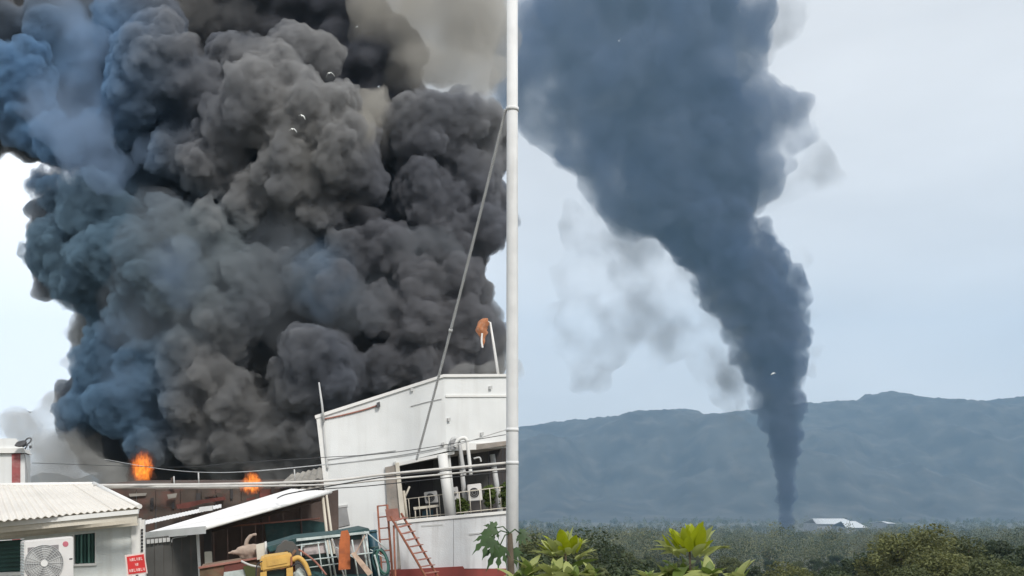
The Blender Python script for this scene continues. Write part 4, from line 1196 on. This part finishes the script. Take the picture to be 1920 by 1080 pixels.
def shrub(spots, d, label, seed):
    r_ = random.Random(seed)
    b = U(spots[0][0], 1080, d)
    gz = ground_z(b.x, d)
    sh = empty('shrub', (b.x, d, gz)); tag(sh, label, 'shrub', 'lime tipped shrubs at the edge of the slope')
    fork = Vector((b.x, d, gz + .9))
    for (px, py, sz, kind) in spots:
        dd = d + r_.uniform(-.25, .25)
        tip = U(px, py, dd)
        vs, fs = tube_geo([Vector((b.x, d, gz)), fork, tip.lerp(fork, .35) + Vector((r_.uniform(-.05, .05), 0, 0)), tip], [.035, .025, .014, .006], 6)
        link('stem', mesh_from(vs, fs, 'stem'), M['bark'], sh)
        if kind == 0:
            for k in range(34):          # dense bright bud of young leaves on several side tips
                az = 2 * math.pi * k * .382 + r_.uniform(-.3, .3)
                rad = .07 * sz * (k / 34) ** .6
                q = tip + Vector((-math.sin(az) * rad, math.cos(az) * rad, .03 * sz * (1 - k / 34) + r_.uniform(-.012, .012)))
                put_leaf('core' if r_.random() < .8 else 'pale', q, az + r_.uniform(-.4, .4), R(86 - 42 * k / 34 + r_.uniform(-18, 18)), sz * r_.uniform(.7, 1.1), sh, r_.uniform(-.5, .5))
            for k in range(16):          # pale leaves standing off round the bud
                az = 2 * math.pi * k * .382 + r_.uniform(-.3, .3)
                q = tip + Vector((-math.sin(az) * .055 * sz, math.cos(az) * .055 * sz, -.02 + r_.uniform(-.02, .02)))
                put_leaf('pale', q, az, R(r_.uniform(12, 50)), sz * r_.uniform(.85, 1.2), sh, r_.uniform(-.4, .4))
        else:
            for k in range(16):
                put_leaf('bigp', tip + Vector((r_.uniform(-.02, .02), r_.uniform(-.02, .02), r_.uniform(-.02, .01))), 2 * math.pi * k * .382 + r_.uniform(-.3, .3), R(r_.uniform(20, 80)), sz * r_.uniform(.75, 1.15), sh, r_.uniform(-.5, .5))
        for k in range(18):
            az = 2 * math.pi * k * .382 + r_.uniform(-.4, .4)
            q = tip + Vector((-math.sin(az) * .03, math.cos(az) * .03, -.07 - .013 * k))
            put_leaf('big', q, az, R(r_.uniform(-20, 40)), sz * r_.uniform(.9, 1.5), sh, r_.uniform(-.5, .5))
shrub([(1060, 1038, 1.2, 0), (992, 1076, .95, 1), (1108, 1084, .9, 1), (1040, 1080, 1.0, 1), (1075, 1086, 1.0, 1), (970, 1092, .9, 1)], 6.2, 'bright lime tipped shrub nearest the utility pole', 2)
shrub([(1293, 1034, 1.35, 0), (1255, 1084, 1.05, 1), (1330, 1082, 1.0, 1), (1385, 1088, .9, 1), (1290, 1088, 1.1, 1), (1215, 1094, .9, 1)], 5.8, 'larger bright lime tipped shrub left of the plume foot', 5)
# bushes on the slope below the yard
for (px, py, d, w_, mm, lab) in ((1018, 1022, 48, 1.9, 'leaf1', 'taller olive bush on the slope beyond the utility pole'), (1035, 1030, 52, 2.6, 'leaf2', 'tall dark bush just behind the first lime shoot'), (1012, 1048, 28, 0.9, 'leaf2', 'dark bush on the slope right beside the utility pole'), (1040, 1066, 22, 1.2, 'leaf1', 'olive bush on the slope behind the first lime shoot'), (1150, 1062, 34, 1.8, 'leaf2', 'dark green bush low between the two lime shoots'), (1240, 1060, 40, 2.2, 'leaf1', 'olive bush behind the second lime shoot'), (1420, 1066, 36, 2.0, 'leaf3', 'yellowish bush low right of the second lime shoot')):
    r_ = random.Random(px)
    c = U(px, py, d); gz = ground_z(c.x, d)
    b = empty('bush', (c.x, d, gz)); tag(b, lab, 'bush', 'bushes on the slope')
    hh = c.z - gz
    bl = [(c.x + r_.uniform(-w_, w_) * .8, d + r_.uniform(-1, 1), gz + hh * r_.uniform(.35, .8), w_ * r_.uniform(.4, .65)) for _ in range(9)] + [(c.x, d, c.z - w_ * .5, w_ * .5)]
    v, f = leaf_cloud(r_, bl, 2600, .10)
    me = bpy.data.meshes.new('crown'); me.from_pydata([tuple(q) for q in v], [], f); me.update(); link('crown', me, M[mm], b)
    tube('stem', [Vector((c.x, d, gz - .2)), Vector((c.x, d, c.z - .5))], .06, M['bark'], b, 6)

# ------------------------------------------------------------------ papaya leaves and porch plants
def papaya_leaf(c, tipdir, L, droop, parent, seed):
    """one deeply lobed leaf: a fan of notched lobes on a short stalk"""
    r_ = random.Random(seed)
    ax = Vector(tipdir).normalized(); side = ax.cross(Vector((0, -1, .35))).normalized(); up = side.cross(ax)
    vs, fs = [Vector(c)], []
    for k, a in enumerate((-1.7, -1.15, -.6, 0, .6, 1.15, 1.7)):
        dl = ax * math.cos(a) + side * math.sin(a)
        sd = dl.cross(up).normalized()
        ln = L * (1.0 - .22 * abs(a))
        o = len(vs)
        prof = [(.12, .05), (.32, .10), (.45, .20), (.55, .09), (.70, .15), (.80, .05), (1.0, .0)]
        for (t, w_) in prof:
            p = Vector(c) + dl * ln * t - Vector((0, 0, droop * ln * t * t))
            vs += [p + sd * ln * w_ * r_.uniform(.8, 1.2) + up * .01, p - sd * ln * w_ * r_.uniform(.8, 1.2) + up * .01]
        fs.append([0, o, o + 1])
        for i in range(len(prof) - 1):
            q = o + 2 * i
            fs.append([q, q + 2, q + 3, q + 1])
    me = bpy.data.meshes.new('leaf'); me.from_pydata([tuple(v) for v in vs], [], fs); me.update(); me.materials.append(M['papaya'])
    so = link('leaf', me, None, parent)
    sm = so.modifiers.new('thickness', 'SOLIDIFY'); sm.thickness = .004
DPP = 13.0
pbase = U(955, 1080, DPP)
pap = empty('papaya_plant', (pbase.x, DPP, ground_z(pbase.x, DPP))); tag(pap, 'young papaya plant with lobed leaves beside the boundary wall', 'plant')
crown = U(956, 1000, DPP)
tube('trunk', [Vector((pbase.x, DPP, ground_z(pbase.x, DPP) - .1)), Vector((pbase.x + .02, DPP, crown.z - .5)), crown], [.06, .045, .03], M['bark'], pap, 8)
for k, (px, py, dx, dz, L, dr_) in enumerate(((922, 1006, -1, -.45, .26, .45), (938, 1022, -.7, -.8, .26, .5), (930, 990, -1, -.1, .2, .3), (962, 1030, .3, -1, .18, .4), (975, 1000, .9, -.3, .17, .4))):
    c = U(px, py, DPP - .25 + .1 * k)
    tube('stalk', [crown, crown.lerp(c, .5) + Vector((0, 0, .05)), c], .008, M['papaya'], pap, 5)
    papaya_leaf(c, (dx, -.15, dz), L, dr_, pap, k)
for k, (x0, x1, y0, y1, off, lab) in enumerate(((905, 930, 905, 955, -.6, 'leafy green plant in the porch beside the white condenser'), (934, 960, 898, 960, -.3, 'yellow green bush at the right end of the porch'), (853, 880, 935, 962, -.4, 'small green plant at the foot of the porch condensers'))):
    r_ = random.Random(k)
    c = p1.at((x0 + x1) / 2, (y0 + y1) / 2, off)
    w_ = (x1 - x0) / 2 * c.y / FPX; h_ = (y1 - y0) / 2 * c.y / FPX
    b = empty('porch_plant', (c.x, c.y, c.z - h_)); tag(b, lab, 'plant', 'plants in the porch')
    v, f = leaf_cloud(r_, [(c.x, c.y, c.z, w_), (c.x, c.y, c.z + h_ * .5, w_ * .8), (c.x, c.y, c.z - h_ * .5, w_ * .8)], 420, .06)
    me = bpy.data.meshes.new('crown'); me.from_pydata([tuple(q) for q in v], [], f); me.update(); link('crown', me, M['leafd'], b)
    tube('stem', [Vector((c.x, c.y, c.z - h_)), c], .02, M['bark'], b, 6)

# ------------------------------------------------------------------ birds
def bird(px, py, d, span, droop, rot, label):
    """a gliding bird: spindle body, two bent wings swept down from the shoulders"""
    c = U(px, py, d)
    vs, fs = tube_geo([Vector((0, -.55, -.02)), Vector((0, -.38, .02)), Vector((0, -.1, .02)), Vector((0, .3, 0)), Vector((0, .6, -.02))], [.03, .09, .12, .08, .03], 7)
    for s in (-1, 1):
        o = len(vs)
        prof = [(0, .05, .30, .06), (.35, .12, .27, .05), (.7, -droop * .35, .2, .04), (1.0, -droop, .06, .02)]
        for (t, z, ch, th) in prof:
            vs += [Vector((s * t, -ch, z)), Vector((s * t, 0, z + th)), Vector((s * t, ch, z - .02)), Vector((s * t, 0, z - th))]
        for i in range(3):
            for k in range(4):
                q = o + 4 * i
                fs.append([q + k, q + (k + 1) % 4, q + 4 + (k + 1) % 4, q + 4 + k])
        fs.append([o + 12, o + 13, o + 14, o + 15]); fs.append([o + 3, o + 2, o + 1, o])
    rm = Matrix.Rotation(rot, 3, 'Y') @ Matrix.Rotation(R(35), 3, 'X')
    vs = [(rm @ v) * (span / 2) + c for v in vs]
    o = link('bird', mesh_from(vs, fs, 'bird'), M['bird']); tag(o, label, 'bird', 'birds before the smoke'); return o
bird(618, 137, 55, .44, .9, -.2, 'topmost white bird with wings arched before the smoke')
bird(567, 217, 55, .40, .55, .5, 'middle white bird of the three before the smoke')
bird(549, 242, 55, .42, .75, .1, 'lowest white bird of the three before the smoke')
bird(1450, 700, 600, 3.0, .4, -.3, 'lone pale bird in front of the distant plume')

# ------------------------------------------------------------------ smoke of the near fire
rng = random.Random(7)
D0 = 72.0
def PB(px, py, r, toward=0.0, d=D0):
    """a puff seen at (px, py) with radius r in photo pixels, moved towards the viewer by `toward` pixels"""
    s = d / FPX
    dd = d - toward * s
    p = U(px, py, dd)
    return (p.x, p.y, p.z, r * dd / FPX)

def smoke_mat(name, c0, c1, cscale, dmin, dmax, lo, hi, dscale, step=.35, detail=4, zone=None):
    """patchy smoke: density broken up by noise, colour drifting between two tones of soot;
    zone = (point, radius, colour): a region where the colour blends into another"""
    m = bpy.data.materials.new(name)
    m.use_nodes = True
    n, l = m.node_tree.nodes, m.node_tree.links
    n.clear()
    out = n.new('ShaderNodeOutputMaterial'); v = n.new('ShaderNodeVolumePrincipled')
    tc = n.new('ShaderNodeTexCoord')
    t = n.new('ShaderNodeTexNoise'); t.inputs['Scale'].default_value = dscale; t.inputs['Detail'].default_value = detail; t.inputs['Roughness'].default_value = .55
    mr = n.new('ShaderNodeMapRange'); mr.interpolation_type = 'SMOOTHSTEP'
    for k, x in (('From Min', lo), ('From Max', hi), ('To Min', dmin), ('To Max', dmax)): mr.inputs[k].default_value = x
    t2 = n.new('ShaderNodeTexNoise'); t2.inputs['Scale'].default_value = cscale; t2.inputs['Detail'].default_value = 1
    r2 = n.new('ShaderNodeValToRGB'); r2.color_ramp.elements[0].position = .38; r2.color_ramp.elements[1].position = .62
    r2.color_ramp.elements[0].color = (*c0, 1); r2.color_ramp.elements[1].color = (*c1, 1)
    l.new(tc.outputs['Object'], t.inputs['Vector']); l.new(tc.outputs['Object'], t2.inputs['Vector'])
    l.new(t.outputs['Fac'], mr.inputs['Value']); l.new(mr.outputs[0], v.inputs['Density'])
    l.new(t2.outputs['Fac'], r2.inputs['Fac'])
    c = r2.outputs[0]
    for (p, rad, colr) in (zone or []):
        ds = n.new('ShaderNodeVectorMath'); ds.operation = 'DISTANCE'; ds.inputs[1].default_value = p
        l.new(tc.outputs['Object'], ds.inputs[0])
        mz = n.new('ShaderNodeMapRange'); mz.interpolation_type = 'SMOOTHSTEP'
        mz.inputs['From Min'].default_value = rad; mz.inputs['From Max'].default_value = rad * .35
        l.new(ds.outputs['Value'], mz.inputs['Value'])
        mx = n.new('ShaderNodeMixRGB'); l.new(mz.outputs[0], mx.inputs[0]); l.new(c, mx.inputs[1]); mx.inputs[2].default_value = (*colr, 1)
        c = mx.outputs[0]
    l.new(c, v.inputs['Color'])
    l.new(v.outputs[0], out.inputs['Volume'])
    m.cycles.volume_step_rate = step
    return m

near_fire_smoke = empty('fire_smoke', (U(480, 940, D0).x, D0, 0))
tag(near_fire_smoke, 'huge black billowing smoke column behind the white building and sheds', 'smoke', kind='stuff')

core = [(-60, 60, 170), (60, 180, 130), (-60, 230, 90), (200, 120, 150), (330, 60, 140), (480, 40, 150), (620, 40, 130), (700, 130, 105), (300, 300, 150), (480, 300, 170), (660, 300, 150), (800, 290, 120), (880, 280, 85),
        (150, 440, 95), (120, 500, 70), (300, 480, 150), (480, 500, 160), (660, 500, 150), (800, 480, 130), (870, 400, 95), (230, 620, 95), (380, 650, 140), (540, 650, 140), (700, 640, 130), (830, 600, 105), (880, 660, 80),
        (190, 760, 85), (320, 790, 110), (460, 810, 120), (600, 800, 110), (740, 760, 100), (860, 760, 90), (300, 880, 80), (420, 910, 80), (540, 910, 75), (200, 850, 55), (640, 900, 70), (230, 930, 50), (350, 950, 60), (480, 950, 60)]
front = [(230, 60, 62, 120), (300, 45, 55, 100), (290, 125, 90, 150), (365, 170, 65, 140), (250, 185, 62, 150), (225, 240, 45, 130), (430, 105, 45, 110), (480, 115, 52, 120), (560, 95, 52, 110), (605, 115, 42, 100),
        (500, 195, 92, 190), (430, 240, 55, 180), (585, 235, 85, 190), (640, 295, 78, 180), (690, 345, 42, 160), (560, 325, 85, 180), (600, 390, 55, 160), (400, 315, 65, 140), (330, 290, 55, 120), (480, 380, 60, 150),
        (790, 250, 70, 100), (850, 235, 62, 90), (905, 230, 50, 60), (800, 370, 70, 90), (890, 340, 56, 70), (905, 430, 52, 80), (830, 460, 55, 100),
        (560, 490, 62, 120), (730, 465, 55, 140), (790, 535, 48, 150), (860, 525, 52, 110), (720, 585, 52, 150), (785, 605, 55, 150), (870, 610, 55, 110), (895, 660, 45, 60), (925, 620, 25, 60), (930, 300, 30, 30), (925, 380, 30, 40), (935, 240, 22, 30),
        (600, 690, 82, 190), (560, 725, 58, 190), (650, 705, 48, 180), (720, 690, 45, 150), (340, 670, 55, 150), (390, 705, 58, 160), (385, 645, 45, 140), (350, 755, 55, 150), (440, 755, 58, 160), (520, 795, 62, 160), (440, 835, 55, 150), (370, 835, 48, 130), (580, 815, 55, 150), (780, 685, 55, 120), (500, 870, 45, 130), (560, 870, 40, 130), (430, 880, 40, 120), (640, 800, 55, 140), (850, 690, 45, 100),
        (78, 352, 32, 50), (112, 368, 42, 60), (180, 400, 75, 110), (105, 470, 58, 90), (85, 480, 42, 70), (150, 530, 62, 90), (220, 480, 75, 130), (290, 520, 75, 140), (180, 565, 42, 80), (400, 480, 80, 150), (330, 430, 62, 130), (480, 545, 72, 150), (430, 600, 72, 150), (620, 535, 70, 150), (660, 480, 52, 140),
        (205, 640, 48, 80), (185, 700, 52, 90), (150, 780, 48, 80), (220, 765, 62, 110), (290, 700, 62, 130), (280, 830, 50, 110), (260, 600, 60, 110), (350, 560, 70, 140), (130, 800, 30, 60), (60, 230, 60, 60), (40, 150, 70, 80), (110, 270, 50, 80)]
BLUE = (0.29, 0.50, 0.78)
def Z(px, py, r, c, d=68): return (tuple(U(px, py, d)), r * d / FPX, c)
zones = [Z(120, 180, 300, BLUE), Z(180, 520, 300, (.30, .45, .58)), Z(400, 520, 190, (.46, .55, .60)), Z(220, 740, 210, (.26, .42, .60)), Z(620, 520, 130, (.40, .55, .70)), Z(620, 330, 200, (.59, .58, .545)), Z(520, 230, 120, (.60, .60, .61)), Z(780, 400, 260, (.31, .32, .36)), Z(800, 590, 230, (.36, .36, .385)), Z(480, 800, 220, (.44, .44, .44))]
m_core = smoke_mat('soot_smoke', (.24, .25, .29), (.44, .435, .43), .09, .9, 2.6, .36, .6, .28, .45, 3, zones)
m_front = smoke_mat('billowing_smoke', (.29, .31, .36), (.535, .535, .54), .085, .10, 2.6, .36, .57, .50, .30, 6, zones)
me = spheres_mesh('smoke_core', billow(rng, [PB(a, b, r * .92, -60) for a, b, r in core], ((14, .28, .45), (4, .35, .5)), .6), .34, .5, 1.6)
link('billow', me, m_core, near_fire_smoke)
me = spheres_mesh('smoke_front', billow(rng, [PB(a, b, r * .97, t) for a, b, r, t in front], ((12, .26, .5), (7, .3, .5), (3, .34, .55)), .6), .17, .20, .5)
link('billow', me, m_front, near_fire_smoke)
# thin veils that drift off the column
def veil(name, spots, c0, c1, dmin, dmax, lo, hi, dscale, voxel=.4, d=D0, step=.6):
    me = spheres_mesh(name, billow(rng, [PB(a, b, r, t, d) for a, b, r, t in spots], ((10, .4, .6),), 0), voxel, .8, 2.5)
    link('veil', me, smoke_mat(name, c0, c1, .1, dmin, dmax, lo, hi, dscale, step, 3), near_fire_smoke)
veil('tan_veil', [(820, 120, 80, 20), (912, 75, 38, -40), (915, 20, 36, -40), (918, 150, 30, -40), (900, 150, 55, 0), (770, 40, 90, 20), (840, 20, 95, 0), (800, 40, 110, -40), (850, 60, 95, -60), (760, 130, 60, -30), (850, 130, 70, -60), (910, 130, 35, -80), (895, 10, 50, -60), (840, -40, 120, -60), (700, 200, 50, 120), (660, 250, 35, 210)], (.80, .77, .70), (.88, .86, .82), .06, .42, .30, .60, .16)
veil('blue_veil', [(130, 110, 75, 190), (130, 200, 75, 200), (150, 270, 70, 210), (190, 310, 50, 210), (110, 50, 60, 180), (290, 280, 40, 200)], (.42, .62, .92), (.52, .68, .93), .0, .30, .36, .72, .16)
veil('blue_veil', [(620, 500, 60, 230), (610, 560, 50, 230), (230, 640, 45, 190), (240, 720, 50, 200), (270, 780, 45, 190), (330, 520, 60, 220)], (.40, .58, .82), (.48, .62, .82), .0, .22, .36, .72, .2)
veil('soft_veil', [(300, 470, 90, 190), (420, 560, 100, 200), (520, 480, 80, 200), (260, 600, 70, 180), (380, 640, 70, 200), (680, 560, 70, 200), (560, 590, 80, 210), (800, 500, 70, 160)], (.42, .47, .53), (.50, .53, .57), .0, .16, .36, .74, .14)
veil('grey_veil', [(60, 920, 60, 60), (120, 930, 60, 90), (180, 930, 60, 120), (240, 940, 50, 120), (110, 850, 40, 60), (150, 830, 45, 90), (170, 880, 40, 120), (70, 890, 35, 60), (60, 810, 40, 20), (90, 770, 30, 20), (120, 900, 40, 120), (30, 790, 40, 0), (215, 900, 35, 120), (150, 620, 30, 20), (140, 680, 30, 10)], (.66, .66, .64), (.76, .76, .74), .05, .75, .33, .6, .22)
veil('grey_veil', [(930, 700, 35, 150), (880, 705, 30, 150), (960, 690, 25, 150), (915, 690, 25, 140)], (.82, .82, .80), (.86, .85, .82), .1, .7, .3, .6, .4)

# ------------------------------------------------------------------ the far plume in the valley
DP = 1500.0
KP = DP / 2000.0
far_smoke = empty('smoke_plume', (U(1474, 985, DP).x, DP, -47))
tag(far_smoke, 'distant dark smoke plume rising from the valley before the hills', 'smoke', kind='stuff')
stem = [(1482, 552, 36), (1492, 592, 28), (1492, 636, 26), (1490, 522, 24), (1500, 570, 18), (1488, 680, 26), (1474, 992, 15), (1475, 975, 16), (1475, 955, 16), (1474, 935, 18), (1474, 915, 20), (1474, 893, 22), (1473, 870, 25), (1472, 845, 29), (1470, 815, 33), (1466, 785, 38), (1462, 750, 44), (1455, 715, 51), (1450, 680, 58), (1442, 645, 64), (1455, 605, 55), (1425, 585, 72), (1460, 560, 48), (1400, 535, 78), (1450, 512, 42), (1370, 495, 78), (1410, 482, 58), (1345, 455, 78), (1320, 415, 84), (1290, 380, 92), (1350, 375, 70), (1270, 330, 90), (1330, 310, 90), (1250, 260, 90), (1310, 230, 90)]
head = [(1290, 370, 100), (1350, 370, 80), (1380, 330, 80), (1230, 330, 115), (1160, 340, 80), (1130, 300, 58), (1320, 280, 125), (1420, 300, 62), (1230, 230, 135), (1360, 200, 100), (1450, 225, 62), (1500, 200, 28), (1490, 250, 40), (1120, 190, 120), (1030, 200, 75), (1000, 150, 85), (1250, 120, 145), (1360, 110, 80), (1100, 80, 130), (1010, 60, 70), (1250, 10, 150), (1390, 10, 75), (1120, -30, 130), (1300, -60, 110), (1040, 250, 32), (1340, 440, 70), (1300, 430, 60)]
wisp = [(1120, 440, 50), (1180, 500, 55), (1210, 450, 45), (1240, 560, 50), (1290, 610, 45), (1330, 680, 40), (1360, 730, 35), (1090, 520, 45), (1080, 610, 50), (1130, 650, 55), (1180, 600, 50), (1100, 690, 40), (1160, 420, 45), (1080, 400, 30), (1300, 560, 45), (1250, 640, 40), (1390, 780, 30)]
wisp2 = [(1540, 315, 32), (1510, 330, 36), (1560, 335, 22), (1480, 330, 45), (1525, 655, 18), (1515, 690, 18), (1510, 225, 36), (1470, 20, 45), (1440, 330, 50), (1530, 330, 40), (1500, 310, 45), (1500, 280, 30), (1420, 60, 50), (1490, 480, 25), (1340, 560, 55), (1365, 630, 50), (1385, 690, 45), (1410, 750, 35), (1500, 600, 30), (1300, 500, 50), (1440, 975, 22), (1520, 978, 25), (1480, 985, 25), (1560, 985, 18)]
m_stem = smoke_mat('far_dark_smoke', (.11, .16, .28), (.17, .21, .32), .012 / KP, .012 / KP, .046 / KP, .3, .55, .022 / KP, .4, 4)  # stem and head colours have the blue tint of the distant air mixed in
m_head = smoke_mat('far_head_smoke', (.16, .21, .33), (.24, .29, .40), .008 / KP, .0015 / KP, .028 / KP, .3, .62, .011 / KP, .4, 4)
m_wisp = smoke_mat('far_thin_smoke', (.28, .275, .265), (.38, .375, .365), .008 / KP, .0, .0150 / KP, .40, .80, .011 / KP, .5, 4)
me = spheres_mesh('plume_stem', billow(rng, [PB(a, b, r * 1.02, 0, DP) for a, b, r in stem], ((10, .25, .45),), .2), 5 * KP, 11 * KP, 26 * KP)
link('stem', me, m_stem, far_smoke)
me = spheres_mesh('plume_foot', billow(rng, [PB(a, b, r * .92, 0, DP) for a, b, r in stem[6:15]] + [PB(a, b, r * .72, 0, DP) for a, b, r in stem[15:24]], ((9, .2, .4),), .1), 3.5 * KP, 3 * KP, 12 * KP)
link('foot', me, volume_mat('far_foot_smoke', (.12, .16, .26), .030 / KP), far_smoke)  # blue tint of the distant air is in this colour too
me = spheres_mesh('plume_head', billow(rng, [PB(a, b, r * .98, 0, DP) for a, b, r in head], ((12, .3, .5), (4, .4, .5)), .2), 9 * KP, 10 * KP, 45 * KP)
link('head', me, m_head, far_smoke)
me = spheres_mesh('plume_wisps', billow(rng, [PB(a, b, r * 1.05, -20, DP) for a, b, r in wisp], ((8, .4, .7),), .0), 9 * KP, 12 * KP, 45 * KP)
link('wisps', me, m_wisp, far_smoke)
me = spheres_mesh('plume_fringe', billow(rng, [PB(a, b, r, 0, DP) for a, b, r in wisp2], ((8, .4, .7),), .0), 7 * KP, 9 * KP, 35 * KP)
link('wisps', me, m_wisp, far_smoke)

# ------------------------------------------------------------------ air
bm = bmesh.new()
bmesh.ops.create_cube(bm, size=1.0)
me = bpy.data.meshes.new('haze'); bm.to_mesh(me); bm.free()
hz = link('haze', me, volume_mat('haze_air', (0.42, 0.70, 1.0), 1.3e-4))
hz.scale = (9000, 6400, 980); hz.location = (600, 2200, 910 - 490)
tag(hz, 'pale blue haze lying over the whole valley', 'haze', kind='stuff')
